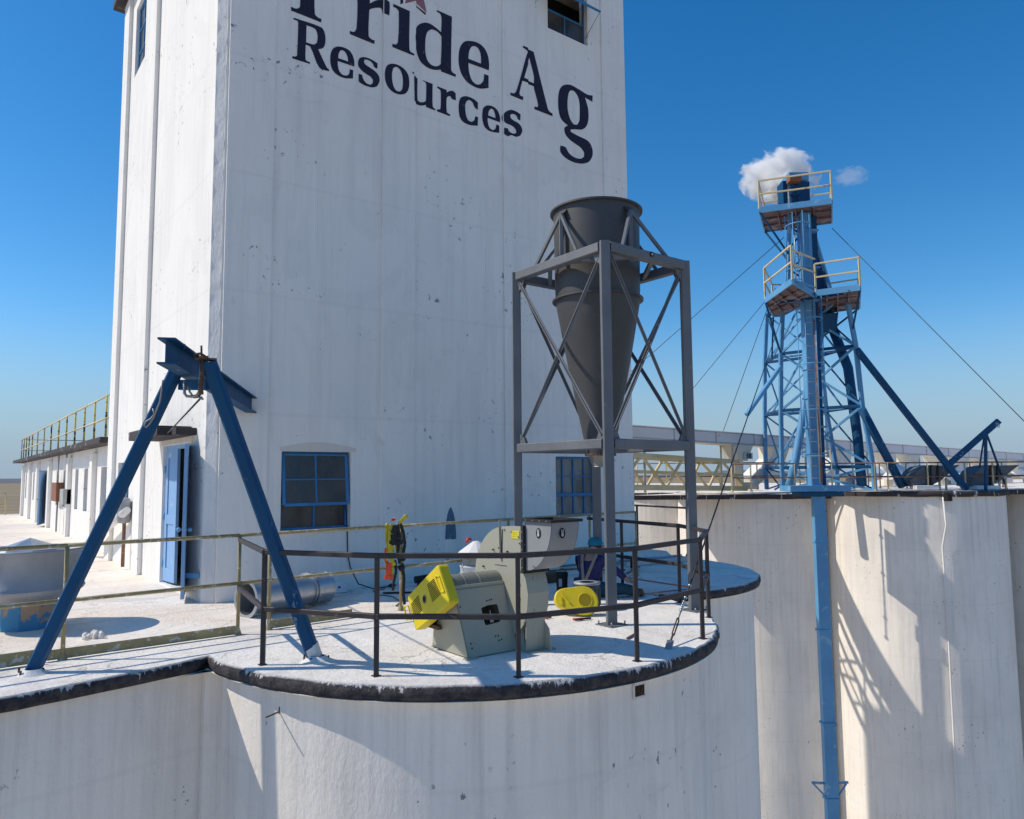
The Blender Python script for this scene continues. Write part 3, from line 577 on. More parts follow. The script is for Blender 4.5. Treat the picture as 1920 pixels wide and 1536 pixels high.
LET = [
 [q2((100,82),(100,130),(460,272),(465,232),(420,210),(385,165),(382,-150),(500,-110),(600,-110),(670,-200),(660,-330),(560,-450),(400,-540),(140,-650),(140,-610),(190,-590),(212,-560),(208,78),(190,100),(150,105)), q2((385,-490),(460,-440),(500,-330),(490,-230),(440,-190),(385,-215))],
 [q2((805,372),(805,412),(1098,532),(1103,490),(1060,470),(1030,430),(1038,125),(1060,108),(1110,98),(1170,98),(1190,120),(1200,175),(1265,203),(1268,50),(1240,20),(1200,0),(1150,0),(1100,15),(1045,45),(1045,-30),(820,-125),(820,-95),(870,-60),(895,-20),(885,340),(865,382),(840,385))],
 [q2((1312,62),(1510,150),(1505,600),(1525,640),(1565,660),(1562,685),(1302,580),(1302,540),(1345,552),(1368,520),(1378,160),(1355,122),(1312,98))],
 [q3((185,92),(322,152),(315,625),(330,655),(358,672),(355,695),(225,645),(222,628),(180,632),(130,622),(80,595),(30,540)) + q2((1600,590),(1580,480),(1590,380),(1620,310),(1680,278),(1740,278)) + q3((150,230),(200,270),(225,292),(228,160),(215,125),(188,108)), q3((140,265),(180,280),(212,308),(228,335),(222,578),(200,595),(165,597),(130,580),(100,540),(85,480),(82,400),(88,330),(105,285))],
 [q3((480,370),(430,380),(395,430),(382,510),(385,580),(405,660),(450,730),(510,775),(580,800),(652,793),(652,682),(612,668),(605,730),(575,762),(540,760),(500,720),(475,640),(470,568),(655,635),(657,580),(645,500),(610,430),(550,385)), q3((470,530),(478,460),(500,420),(530,418),(560,440),(580,490),(585,575))],
 [q3((950,420),(1057,468),(1065,500),(1180,960),(1195,1000),(1228,1025),(1228,1048),(1065,985),(1065,960),(1092,968),(1098,945),(1062,800),(1060,778),(945,735),(918,850),(928,870),(952,880),(950,912),(838,866),(838,842),(868,852),(890,830),(985,500),(995,475),(975,455),(950,440)), q3((1018,520),(1060,690),(1060,752),(962,710),(968,685))],
 [q3((1350,763),(1310,780),(1285,830),(1278,920),(1285,1010),(1310,1080),(1365,1130),(1335,1150),(1335,1180),(1350,1220),(1390,1265),(1440,1300),(1490,1340),(1512,1380),(1510,1415),(1480,1430),(1430,1420),(1380,1385),(1355,1345),(1343,1325),(1298,1310),(1298,1365),(1330,1410),(1390,1450),(1460,1472),(1530,1470),(1570,1440),(1590,1380),(1575,1310),(1540,1265),(1480,1235),(1420,1205),(1390,1185),(1390,1168),(1430,1165),(1490,1168),(1530,1140),(1550,1080),(1548,980),(1535,930),(1520,880),(1587,918),(1588,862),(1540,852),(1480,815),(1420,780),(1390,766)), q3((1400,815),(1430,830),(1455,870),(1470,930),(1472,1020),(1468,1090),(1450,1125),(1420,1120),(1390,1080),(1368,1010),(1362,930),(1370,850),(1382,822))],
 [q2((130,215),(460,330),(500,390),(513,470),(505,540),(480,580),(425,595),(530,815),(555,835),(555,858),(440,815),(330,565),(275,540),(273,715),(290,735),(328,750),(325,770),(115,703),(115,675),(150,682),(172,670),(185,275),(170,250),(130,238)), q2((285,305),(380,345),(410,390),(418,460),(410,515),(380,535),(345,532),(280,510))],
 [q2((645,563),(600,590),(575,650),(570,730),(580,800),(610,860),(660,905),(740,940),(842,945),(845,845),(805,832),(795,890),(765,912),(720,900),(680,860),(662,790),(660,735),(858,803),(858,740),(840,670),(800,610),(740,575),(690,563)), q2((665,700),(670,650),(690,610),(715,605),(750,630),(775,680),(785,740))],
 [q2((960,688),(920,700),(903,745),(910,800),(950,850),(1000,890),(1050,920),(1080,960),(1080,1000),(1055,1020),(1010,1005),(970,960),(950,900),(910,888),(910,980),(950,1010),(1020,1040),(1080,1052),(1130,1040),(1160,980),(1155,920),(1110,860),(1040,810),(990,775),(972,740),(985,715),(1030,725),(1075,760),(1100,810),(1135,827),(1138,765),(1080,725),(1010,695))],
 [q2((1290,780),(1240,800),(1215,860),(1212,940),(1230,1020),(1275,1090),(1340,1135),(1410,1148),(1465,1130),(1498,1070),(1503,980),(1485,900),(1440,840),(1380,800),(1330,783)), q2((1340,818),(1310,835),(1297,900),(1300,980),(1320,1060),(1355,1105),(1395,1112),(1420,1080),(1428,1000),(1420,920),(1395,855),(1365,825))],
 [q2((1540,872),(1562,885),(1565,925),(1617,942),(1617,1195),(1640,1225),(1680,1230),(1718,1215),(1722,1020),(1710,990),(1682,975),(1680,965),(1798,1010),(1798,1270),(1812,1300),(1830,1310),(1830,1330),(1718,1285),(1718,1260),(1660,1270),(1610,1255),(1568,1225),(1562,905),(1543,890))],
 [q3((190,778),(275,812),(275,835),(300,822),(330,820),(355,840),(358,905),(322,892),(310,868),(290,868),(275,885),(275,1005),(285,1020),(305,1030),(303,1048),(188,1003),(188,985),(210,988),(220,975),(222,830),(215,810),(192,795))],
 [q3((430,868),(400,885),(385,930),(385,1010),(400,1070),(440,1110),(500,1130),(555,1133),(557,1055),(532,1048),(525,1085),(500,1100),(470,1085),(450,1040),(442,970),(450,920),(475,900),(505,920),(528,970),(556,990),(556,925),(520,895),(470,872))],
 [q3((635,952),(605,975),(595,1030),(598,1085),(615,1140),(650,1175),(700,1192),(748,1197),(748,1132),(722,1122),(715,1160),(690,1175),(660,1150),(645,1100),(643,1062),(755,1103),(755,1060),(735,1000),(700,965),(665,952)), q3((648,1040),(655,1000),(675,978),(695,990),(710,1030),(714,1065))],
 [q3((845,998),(800,1012),(772,1045),(775,1090),(800,1118),(850,1140),(885,1175),(890,1205),(865,1212),(825,1190),(815,1165),(780,1158),(780,1215),(815,1237),(845,1225),(890,1240),(925,1230),(943,1190),(935,1150),(905,1115),(860,1090),(838,1065),(838,1040),(860,1035),(890,1050),(905,1082),(926,1095),(928,1040),(900,1018))],
]
def star_loop(cx, cy, r, skew=.37):
    l = []
    for k in range(10):
        a = math.pi / 2 + math.pi * k / 5; q = r if k % 2 == 0 else r * .45; x = math.cos(a) * q; y = math.sin(a) * q; l.append((cx + x, cy - y + x * skew))
    return [Z2(*p) for p in l]
def paint(loops, name, m, off=.006, sm=True):
    bmo = []
    for a, b in [(-50, PIL[1][0]), (PIL[1][0], PIL[1][1]), (PIL[1][1], PIL[2][0]), (PIL[2][0], PIL[2][1]), (PIL[2][1], PIL[3][0]), (PIL[3][0], 60)]:
        on = (a, b) in PIL or b == 60
        bm = bmesh.new()
        L = [[py_(p[0], p[1], TY) for p in (smooth_loop(l) if sm else l)] for l in loops]
        flat = [bm.verts.new((p.x, 0, p.z)) for l in L for p in l]
        for t in tessellate_polygon([[V((p.x, p.z, 0)) for p in l] for l in L]):
            try: bm.faces.new([flat[i] for i in t])
            except ValueError: pass
        for X, s in ((a, 1), (b, -1)):
            bmesh.ops.bisect_plane(bm, geom=bm.verts[:] + bm.edges[:] + bm.faces[:], dist=1e-6, plane_co=(X, 0, 0), plane_no=(s, 0, 0), clear_inner=True)
        y = TY - (PD if on else 0) - off
        if bm.faces:
            idx = {v_: i for i, v_ in enumerate(bm.verts)}
            bmo.append(([(v_.co.x, y, v_.co.z) for v_ in bm.verts], [tuple(idx[v_] for v_ in f.verts) for f in bm.faces]))
        bm.free()
    m_b = MB()
    for vs, fs in bmo: m_b.add(vs, fs)
    return m_b.build(name, m, tower)
for lp in LET: paint(lp, 'letter', M['ink'])
paint([star_loop(1590, -79, 232)], 'star', M['pink'], .008, False)
paint([q2((1395, -200), (1398, 70), (1430, 55), (1432, -200))], 'star_outline', M['ink'], .006, False)
paint([q2((1578, 66), (1712, 185), (1716, 160), (1590, 62))], 'star_outline', M['ink'], .006, False)
# ================================================================== ANNEX
AX = 3.22; parent_x[0] = AX
annex = thing('annex_building', 'long low white annex running back from the tower, with narrow windows', 'building', (5.5, 33, 0))
wins = [(20.85, 21.7), (23.9, 24.6), (25.75, 26.4), (28.6, 29.3), (30.5, 31.2), (38.0, 38.6), (39.3, 39.9), (41.6, 42.2), (43.2, 43.8)]
AD = (34.4, 35.9, 0.05, 2.15)
aw = MB().prism(rect_yz(AX, 19.2, 44.9, 0, 2.62), (.25, 0, 0), [rect_yz(AX, a, b, 0.88, 2.1) for a, b in wins] + [rect_yz(AX, *AD)])
aw.box((AX + .25, 44.65, 0), (9, 44.9, 2.62)); aw.box((8.8, 20.6, 0), (9.05, 44.65, 2.62)); aw.build('wall', M['wall'], annex)
for y_ in (22.4, 27.2, 32.6, 37.0, 40.6, 44.3): MB().box((AX - .12, y_, 0), (AX - .001, y_ + .45, 2.48)).build('pilaster', M['wall'], annex, .01)
MB().box((AX - .42, 19.3, 2.62), (9.3, 46.2, 2.76)).build('roof', M['rim_far'], annex, .015)
for a, b in wins: window(annex, 'X', (a, b, .88, 2.1), .12, 3, 2, M['bluefr'], M['glass'], .035)
l_ = MB().beam((AX - .33, 33.3, 1.1), (AX - .03, 34.42, 1.1), .05, 2.05).build('door', M['bluedoor'], annex)
MB().sphere((AX - .34, 33.4, 1.05), .05, 8).build('knob', M['steel'], l_)
def rail(name, label, feet, ht, mid, m_rail, m_post, rr, pr, zb=0.0, group=None, posts=None, square=False, toe=None, cat='railing', ends=True):
    feet = [V((p[0], p[1], zb if len(p) < 3 else p[2])) for p in feet]
    t = thing(name, label, cat, feet[0], group); up = V((0, 0, ht))
    for h, nm in ((ht, 'top_rail'), (mid, 'middle_rail')):
        if h is None: continue
        k = MB()
        for a, b in zip(feet, feet[1:]):
            d = (b - a).normalized() * (rr if square else 0)
            if square: k.beam(a + V((0, 0, h)) - d * .9, b + V((0, 0, h)) + d * .9, rr * 2, rr * 2)
            else: k.tube([a + V((0, 0, h)), b + V((0, 0, h))], rr, 10)
        k.build(nm, m_rail, t)
    for i, p in enumerate(posts or feet):
        p = V((p[0], p[1], zb if len(p) < 3 else p[2]))
        k = MB()
        if square: k.beam(p, p + V((0, 0, ht - rr)), pr * 2, pr * 2); k.box(tuple(p + V((-.035, -.035, 0))), tuple(p + V((.035, .035, .008))))
        else: k.tube([p, p + V((0, 0, ht))], pr, 10); k.lathe(p, [(pr * 2.2, 0), (pr * 1.6, .04), (pr * 1.05, .07)], 12)
        k.build('post', m_post, t)
    if toe:
        for a, b, h in toe:
            MB().beam(V(a) + V((0, 0, h / 2 + .01)), V(b) + V((0, 0, h / 2 + .01)), .008, h).build('toe_board', m_rail, t)
    return t
ys = [20.6, 22.4, 24.2, 26.1, 28.1, 30.2, 32.5, 35.0, 37.6, 40.0, 41.6, 43.0, 44.4, 45.7]
rail('guard_rail', 'yellow and black guard rail standing along the annex roof', [(AX - .1, 19.35)] + [(AX - .1, y_) for y_ in ys] + [(6.5, 45.9)], 1.08, .52, M['yrail2'], M['yb'], .022, .026, 2.76)
MB_ = MB().box((5.2, 33.0, 2.76), (6.4, 34.2, 3.25)); one(MB_, 'roof_hatch', M['rim_far'], 'low dark hatch box on the annex roof behind the guard rail', 'hatch', None, .02)
rail('guard_rail', 'pale yellow rail at the far left edge of the roof against brown fields', [(-9, 46.5), (-3, 46.5), (0, 46.5), (2.6, 46.5)], 1.07, .5, M['yrail2'], M['yrail2'], .028, .03)
for nm, m_, lab, a, b, z0, z1 in (('junction_box', 'brownbox', 'rust-brown electrical box on the annex wall', 28.8, 30.6, 1.05, 1.68), ('junction_box', 'greybox', 'light grey electrical box beside the brown one on the annex wall', 26.95, 28.3, 1.0, 1.48)):
    t = thing(nm, lab, 'electrical box', (AX - .14, (a + b) / 2, z0))
    MB().box((AX - .22, a + .25, z0), (AX - .001, b - .25, z1)).build('cabinet', M[m_], t, .01)
    MB().tube([(AX - .1, (a + b) / 2, 0.02), (AX - .1, (a + b) / 2, z0)], .03, 8).build('conduit', M['galvold'], t)
    MB().tube([(AX - .1, (a + b) / 2 + .1, z1), (AX - .1, (a + b) / 2 + .1, 2.6)], .022, 8).build('conduit', M['greybox'], t)
# meter box beside the tower pilaster
t = thing('meter_box', 'rounded metal meter can on the tower wall behind the blue leg', 'meter', (TX - .1, 16.6, .9))
MB().lathe((TX - .13, 16.65, 0), [(.0, 1.42), (.10, 1.40), (.13, 1.30), (.13, 1.0), (.11, .92), (0, .90)], 16).build('can', M['galvold'], t)
MB().tube([(TX - .12, 16.65, .05), (TX - .12, 16.65, .92)], .035, 10).build('conduit', M['rust'], t)
one(MB().tube([px_(238, 957, TX - .16), px_(205, 985, TX - .22), px_(170, 1012, TX - .30), px_(160, 1022, TX - .34)], [.07, .09, .11, .10], 14), 'spout_pipe', M['white'], 'short white pipe sloping down to the roof behind the blue leg', 'pipe')
# ================================================================== RAILINGS ON THE DECK
YL = lambda x: 8.74 + 0.063 * x
ypost = [(-2.2, YL(-2.2)), (-.6, YL(-.6)), (1.03, YL(1.03)), (2.78, 8.90), (3.15, 8.93), (4.98, 9.04), (6.9, YL(6.9)), (8.7, YL(8.7)), (9.9, YL(9.9))]
rail('guard_rail', 'old yellow pipe guard rail crossing the roof in front of the tower, with toe board', [ypost[0]] + ypost[1:], 1.13, .58, M['yrail'], M['yrail'], .021, .021, toe=[((-2.2, YL(-2.2) - .03, 0), (.80, YL(.8) - .03, 0), .13), ((.84, YL(.84) - .0, 0), (2.78, 8.87, 0), .10), ((3.15, 8.93, 0), (4.25, 9.0, 0), .10)])
bp = [(2.53, 7.32), (3.20, 6.26), (4.18, 5.42), (5.42, 5.15), (6.70, 5.38), (7.74, 6.11), (8.32, 7.06)]
rail('guard_rail', 'black angle-iron railing curving round the front of the near silo top', [(2.78, 8.88)] + bp + [(8.45, 8.3), (8.6, 9.2)], 1.075, .53, M['black'], M['black'], .024, .022, posts=bp + [(8.45, 8.3)], square=True)
cp = [(8.45, 9.25), (10.6, 9.35), (12.3, 9.9)]
b2 = [pz(1189, 1030), pz(1196, 1030), pz(1240, 1034), pz(1289, 1042)]
rail('guard_rail', 'thin brown railing on the far edge of the roof right of the tower', [(p.x, p.y) for p in (pz(1176, 1028), pz(1196, 1030), pz(1290, 1043))], 1.05, .62, M['rust'], M['black'], .022, .026)
0 and rail('guard_rail', 'short brown pipe rail behind the grey stand near the shaded silo top', [(9.9, YL(9.9)), (11.2, 9.45), (12.2, 9.65)], 1.08, .55, M['rust'], M['rust'], .020, .022)
# ================================================================== BLUE A-FRAME
fl, fr_ = pz(58, 1262), pz(593, 1238)
bn, bf = V((1.50, 6.97, 2.915)), V((3.66, 11.30, 2.885)); bd = (bf - bn).normalized()
af = thing('hoist_frame', 'blue A-shaped hoist frame with an I-beam running back to the tower wall', 'hoist frame', (1.87, 7.7, 0))
sdv = bd.cross(UPV).normalized()
def at_beam(k, s, z): p = bn + bd * k; return V((p.x, p.y, 0)) + sdv * s + V((0, 0, z))
hb = .235; wbm = .15
MB().hexa(*[[bn + sdv * a + UPV * b for a, b in ()] for _ in ()]) if False else None
ib = MB()
for z0, z1, wd in ((hb / 2 - .016, hb / 2, wbm), (-hb / 2, -hb / 2 + .016, wbm), (-hb / 2 + .016, hb / 2 - .016, .014)):
    ib.hexa([bn - sdv * wd / 2 + UPV * z0, bn + sdv * wd / 2 + UPV * z0, bf + sdv * wd / 2 + UPV * z0, bf - sdv * wd / 2 + UPV * z0], [bn - sdv * wd / 2 + UPV * z1, bn + sdv * wd / 2 + UPV * z1, bf + sdv * wd / 2 + UPV * z1, bf - sdv * wd / 2 + UPV * z1])
MB_ib = ib.build('beam', M['blue'], af)
lt = at(334, 688, 7.35); rtp = at(392, 680, 7.05)
legL = MB().beam(fl + V((0, 0, -.02)), lt, .115, .115, fh, .022).build('leg', M['blue'], af)
legR = MB().beam(fr_ + V((0, 0, -.02)), rtp, .125, .125, fh, .022).build('leg', M['blue'], af)
MB().beam(at(338, 722, 7.35), at(400, 722, 7.15), .05, .10).build('cross_brace', M['blue'], af)
MB().beam(rtp + V((-.12, .05, .03)), rtp + V((.07, 0, .03)), .13, .018).build('cap_plate', M['rustlip'], af)
MB().beam(at(378, 730, 7.1), at(380, 678, 7.1), .05, .05).build('clamp_post', M['bluefar'], af)
MB().tube([at(378, 672, 7.05), at(377.5, 648, 7.05)], .010, 8).build('threaded_rod', M['rustlip'], af)
MB().tube([at(344, 655, 6.9), at(346, 645, 6.9)], .010, 8).build('threaded_rod', M['blue'], af)
wr = MB().tube([at(362, 667, 7.0), at(368, 664, 7.0), at(376, 663, 7.0), at(384, 667, 7.0), at(378, 671, 7.0), at(366, 670, 7.0)], .012, 6)
wr.tube([at(374, 670, 7.0), at(390, 670, 7.0)], .014, 6)
wr.tube([at(378, 675, 7.0), at(380, 700, 7.0), at(376, 722, 7.0), at(378, 740, 7.0)], .020, 8)
wr.build('clamp', M['rustlip'], af)
lc = MB().tube([at(346, 712, 7.0), at(346, 738, 7.0), at(350, 743, 7.0), at(360, 744, 7.0), at(370, 741, 7.0), at(376, 730, 7.0)], .014, 8)
lc.tube([at(350, 718, 7.02), at(356, 735, 7.02), at(364, 746, 7.02), at(372, 745, 7.02), at(380, 735, 7.02)], .010, 6)
lc.tube([at(372, 744, 7.0), at(381, 749, 7.0)], .010, 6); lc.build('lifting_hook', M['steel'], af)
lg = lambda k: fl + (lt - fl) * k
cbl = [(314, 715), (312, 735), (309, 755), (302, 772), (297, 785), (289, 797), (283, 803), (280, 800), (283, 792), (292, 787), (299, 778), (296, 768)]
MB().tube([at(x, y, 7.2 - .0) - fh * .10 for x, y in cbl], .008, 6).build('sling', M['steel'], af)
MB().tube([at(378, 745, 7.0), px_(312, 815, TX - .3)], .010, 6).build('stay_cable', M['cable'], af)
sh_ = MB().lathe(pz(595, 1240), [(.17, .0), (.12, .02), (.09, .045), (.07, .055)], 16); sh_.beam(fr_ + V((0, 0, -.01)), fr_ + (rtp - fr_).normalized() * .17, .131, .131, fh, .024); sh_.build('foot_plate', M['roof'], af)
MB().lathe(pz(62, 1264), [(.13, .0), (.10, .02), (.07, .05)], 14).build('foot_plate', M['rough'], af)
for p_ in (fl, fr_):
    for a in range(4): q_ = p_ + V((math.cos(R(45 + 90 * a)) * .125, math.sin(R(45 + 90 * a)) * .125, 0)); MB().tube([q_ + V((0, 0, .0)), q_ + V((0, 0, .05))], .010, 6).build('anchor_bolt', M['rustlip'], af)
# ================================================================== LEFT ROOF VENTILATOR
vp = pz(52, 1182); vp = V((vp.x, vp.y + .25, 0))
rv = thing('roof_ventilator', 'large drum-shaped galvanised roof ventilator on a peeling blue curb, cut by the left edge', 'ventilator', vp)
MB().lathe(vp, [(.325, 0), (.325, .34), (.30, .345)], 10, 'Z', False).build('curb', M['ventbase'], rv)
MB().lathe(vp, [(.33, .33), (.55, .42), (.60, .45), (.605, .48)], 40).build('skirt', M['galvold'], rv)
MB().lathe(vp, [(.602, .47), (.615, .475), (.615, .49), (.605, .50), (.605, .93), (.615, .94), (.60, .955), (.56, .95), (.55, .80)], 40).build('drum', M['galvold'], rv)
MB().lathe(vp, [(.56, .80), (.40, .82), (.40, .90), (.36, .95), (0, 1.08)], 8, 'Z', False).build('cap', M['galv'], rv)
# small mushroom vent by the tower wall behind the blower
sv = pz(893, 1136); sv = V((sv.x, sv.y, 0))
s2 = thing('mushroom_vent', 'white cone-capped pipe vent behind the blower near the tower wall', 'ventilator', sv)
D_ = (sv - CAM).dot(fwd); kk = D_ / F_PX
zt = at(893, 1016, D_).z; zr = at(893, 1041, D_).z
MB().lathe(sv, [(30 * kk, 0), (30 * kk, zr - .16), (31 * kk, zr - .155), (30 * kk, zr - .14)], 28).build('pipe', M['white'], s2)
MB().lathe(sv, [(26 * kk, zr - .15), (26 * kk, zr - .01)], 24).build('screen', M['greybox'], s2)
MB().lathe(sv, [(40 * kk, zr - .015), (41 * kk, zr), (6 * kk, zt), (0, zt + .006)], 12, 'Z', False).build('cap', M['white'], s2)
one(MB().tube([sv + V((-.03, .20, zt - .03)), sv + V((.0, .20, zt + .02)), sv + V((.05, .2, zt + .01))], [.02, .03, .02], 8), 'work_gloves', M['red'], 'red gloves lying behind the white cone-capped vent', 'gloves')
# ================================================================== DUCT, HARD HAT, HARNESS
d0, d1 = pz(467, 1160), pz(612, 1132); d0 = V((d0.x, d0.y + .10, .235)); d1 = V((d1.x + .02, d1.y + .08, .225))
du = thing('spiral_duct', 'shiny galvanised duct section lying on the roof beside the tower', 'duct', V((d0.x, d0.y, 0)))
dd = (d1 - d0).normalized()
def ring(a, r_, wd, nm, m_='galv'):
    MB().tube([d0 + dd * a, d0 + dd * (a + wd)], r_, 36, False).tube([d0 + dd * (a + wd), d0 + dd * a], r_ - .012, 36, False).build(nm, M[m_], du)
Ld = (d1 - d0).length
ds = MB(); segs = 60
pts_ = [d0 + dd * (Ld * i / segs) for i in range(segs + 1)]; ds.tube(pts_, [.212 + .004 * (i % 10 == 0) for i in range(segs + 1)], 40, False)
ds.tube([d0, d1], .205, 40, False); ds.build('duct_shell', M['galv'], du)
def flange(a, r0, r1, th, m_='galv'):
    k = MB(); 
    sdd = dd.cross(UPV).normalized(); uud = sdd.cross(dd)
    n = 40; P0 = d0 + dd * a
    vs = [P0 + dd * o + (sdd * math.cos(2 * math.pi * i / n) + uud * math.sin(2 * math.pi * i / n)) * r_ for (r_, o) in ((r0, 0), (r1, 0), (r1, th), (r0, th)) for i in range(n)]
    k.add(vs, [(j * n + i, j * n + (i + 1) % n, ((j + 1) % 4) * n + (i + 1) % n, ((j + 1) % 4) * n + i) for j in range(4) for i in range(n)], False)
    k.build('flange', M[m_], du)
flange(-.02, .204, .250, .022); flange(.02, .213, .222, .03); flange(Ld * .73, .212, .238, .012); flange(Ld * .77, .212, .235, .012); flange(Ld - .02, .204, .218, .02)
MB().tube([d0 + dd * .25 + V((0, 0, .20)), d0 + dd * .25 - V((0, 0, .20))], .010, 8).build('damper', M['galvold'], du)
hp = pz(636, 1110); hh_ = thing('hard_hat', 'white hard hat with a small red emblem lying by the end of the duct', 'hard hat', hp)
MB().lathe(hp, [(.15, .01), (.148, .02), (.125, .03), (.12, .08), (.095, .125), (.05, .15), (0, .156)], 28).build('shell', M['white'], hh_)
MB().tube([hp + V((-.11, -.02, .05)), hp + V((-.08, -.02, .115)), hp + V((0, -.02, .158)), hp + V((.08, -.02, .115)), hp + V((.11, -.02, .05))], .008, 6).build('ridge', M['white'], hh_)
hn = (CAM - hp); hn.z = 0; hn.normalize()
MB().tube([hp + hn * .110 + V((0, 0, .085)), hp + hn * .122 + V((0, 0, .082))], .022, 14).build('emblem', M['red'], hh_)
# harness hanging over the yellow rail
hx = ypost[5][0] - .06; hy = YL(hx); hz = 1.13
hr = thing('safety_harness', 'yellow, black and red fall-arrest harness hung over the yellow rail', 'harness', (hx, hy, 0))
def ribbon(pts, wd, nm, m_):
    k = MB(); pts = [V(p) for p in pts]
    for a, b in zip(pts, pts[1:]): k.beam(a, b, wd, .012, V((.2, -1, 0)))
    k.build(nm, M[m_], hr)
def H(dx, dz, dy=-.04): return V((hx + dx, hy + dy, hz + dz))
ribbon([H(-.16, .02, .02), H(-.17, .03), H(-.18, -.12), H(-.15, -.30), H(-.17, -.45)], .05, 'webbing', 'hiviz')
ribbon([H(-.10, .03), H(-.11, -.15), H(-.08, -.35), H(-.10, -.55), H(-.09, -.68)], .05, 'webbing', 'hiviz')
ribbon([H(.10, .12), H(.03, .05), H(-.02, -.06), H(-.04, -.2), H(.0, -.4), H(.06, -.55)], .05, 'webbing', 'hiviz')
ribbon([H(.03, .03), H(.08, -.10), H(.10, -.25), H(.07, -.40)], .045, 'webbing', 'rubber')
ribbon([H(-.03, .0, -.05), H(-.08, -.1, -.06), H(-.06, -.24, -.06)], .11, 'back_pad', 'rubber')
ribbon([H(-.13, .02, -.05), H(-.15, -.2, -.06), H(-.12, -.42, -.05), H(-.06, -.52, -.05)], .05, 'webbing', 'hiviz')
ribbon([H(-.02, .02, -.05), H(.01, -.16, -.06), H(-.02, -.34, -.06), H(.02, -.5, -.05)], .05, 'webbing', 'rubber')
ribbon([H(-.16, -.20, -.06), H(-.02, -.24, -.07), H(.08, -.20, -.06)], .045, 'webbing', 'rubber')
ribbon([H(-.05, -.45), H(-.03, -.6), H(-.07, -.75), H(-.08, -.85)], .04, 'lanyard', 'rubber')
ribbon([H(.06, -.50), H(.09, -.70), H(.08, -.9), H(.10, -1.05)], .045, 'lanyard', 'rubber')
MB().sphere(H(.05, -.56), .05, 10, (1, .7, 1)).sphere(H(.07, -.44), .04, 8).build('reel', M['rubber'], hr)
ribbon([H(-.18, -.28), H(-.19, -.42), H(-.16, -.50)], .05, 'shock_pack', 'orange')
MB().beam(H(-.15, -.48), H(-.14, -.64), .075, .045).beam(H(-.14, -.64), H(-.15, -.70), .11, .05).build('shock_pack', M['orange'], hr)
ribbon([H(-.07, .10), H(-.02, .09), H(.0, .02), H(-.01, -.05)], .05, 'shoulder_pad', 'glove')
MB().sphere(H(-.08, .09), .028, 8, (1.4, .6, .7)).build('shoulder_pad', M['red'], hr)
MB().sphere(H(.11, .12), .035, 8, (1.2, .6, 1)).build('hook', M['hiviz'], hr)
# dark tools heap at the wall behind harness
tp = pz(790, 1098)
th_ = thing('power_tool', 'black corded power tool lying against the foot of the tower wall', 'tool', tp)
MB().tube([tp + V((-.12, 0, .10)), tp + V((.12, -.04, .12))], .06, 12).tube([tp + V((.10, -.04, .12)), tp + V((.22, -.06, .05))], .035, 10).build('body', M['rubber'], th_)
MB().tube([tp + V((-.05, 0, .08)), tp + V((-.12, -.12, .02))], .025, 8).build('handle', M['rubber'], th_)
one(MB().tube([pz(722, 1104, .01), pz(700, 1108, .01), pz(705, 1115, .01), pz(735, 1118, .01), pz(752, 1128, .01), pz(742, 1136, .01), pz(760, 1138, .01)], .007, 6), 'thin_cord', M['cable'], 'thin grey cord looping on the roof near the harness', 'cord')
one(MB().beam(pz(718, 1112, .015), pz(800, 1110, .015), .05, .02), 'steel_bar', M['rubber'], 'dark flat bar lying on the roof near the tower wall', 'bar')
# ================================================================== BLOWER
bl = thing('blower', 'beige industrial blower on a tapered pedestal with a yellow belt guard', 'blower', (4.7, 6.5, 0))
X0b, X1b, Y0b, Y1b, ZT = 4.19, 4.80, 6.24, 6.92, .64
X0t, X1t, Y0t, Y1t = 4.14, 4.80, 6.42, 6.76
def lerp(a, b, k): return a + (b - a) * k
def pf(u, k, o=0): return V((lerp(lerp(X0b, X0t, k), lerp(X1b, X1t, k), u), lerp(Y0b, Y0t, k) + o, .012 + k * (ZT - .012)))
hole = [(.44, .70), (.56, .73), (.73, .73), (.75, .70), (.76, .48), (.73, .45), (.47, .43), (.45, .46)]
MB().prism([pf(0, 0), pf(1, 0), pf(1, 1), pf(0, 1)], (0, .01, 0), [[pf(u * 1.05 - .03, k) for u, k in hole]]).build('front_panel', M['beige'], bl)
def pl(u, k, o=0): return V((lerp(X0b, X0t, k) + o, lerp(lerp(Y0b, Y0t, k), lerp(Y1b, Y1t, k), u), .012 + k * (ZT - .012)))
MB().prism([pl(0, 0), pl(1, 0), pl(1, 1), pl(0, 1)], (.01, 0, 0)).build('side_panel', M['beige'], bl)
MB().prism([pl(0, 0, X1b - X0b), pl(1, 0, X1b - X0b), pl(1, 1, .62), pl(0, 1, .62)], (.01, 0, 0)).build('side_panel', M['beige'], bl)
MB().add([V((X0b, Y1b, .012)), V((X1b, Y1b, .012)), V((X1t, Y1t, ZT)), V((X0t, Y1t, ZT))], [(0, 1, 2, 3)]).build('back_panel', M['beige'], bl)
MB().box((X0t, Y0t, ZT - .001), (X1t, Y1t, ZT + .012)).build('top_plate', M['beige'], bl, .004)
for (a, b) in ((X0b, Y0b), (X0b + .05, Y1b), (X1b, Y0b)): MB().box((a - .05, b - .04, 0), (a + .10, b + .03, .012)).build('foot_plate', M['beige'], bl, .003)
MB().add([pf(.58, .45, .03), pf(.66, .45, .03), pf(.62, .66, .03)], [(0, 1, 2)]).build('gusset', M['beige'], bl)
hk = MB()
for u, k in ((.56, .80), (.61, .805), (.655, .81), (.05, .76), (.10, .20), (.105, .13), (.60, .25), (.655, .25), (.66, .18), (.71, .19)):
    p = pf(u, k, -.002); hk.tube([p, p + V((0, -.002, 0))], .0085, 10)
hk.build('bolt_hole', M['slot'], bl)
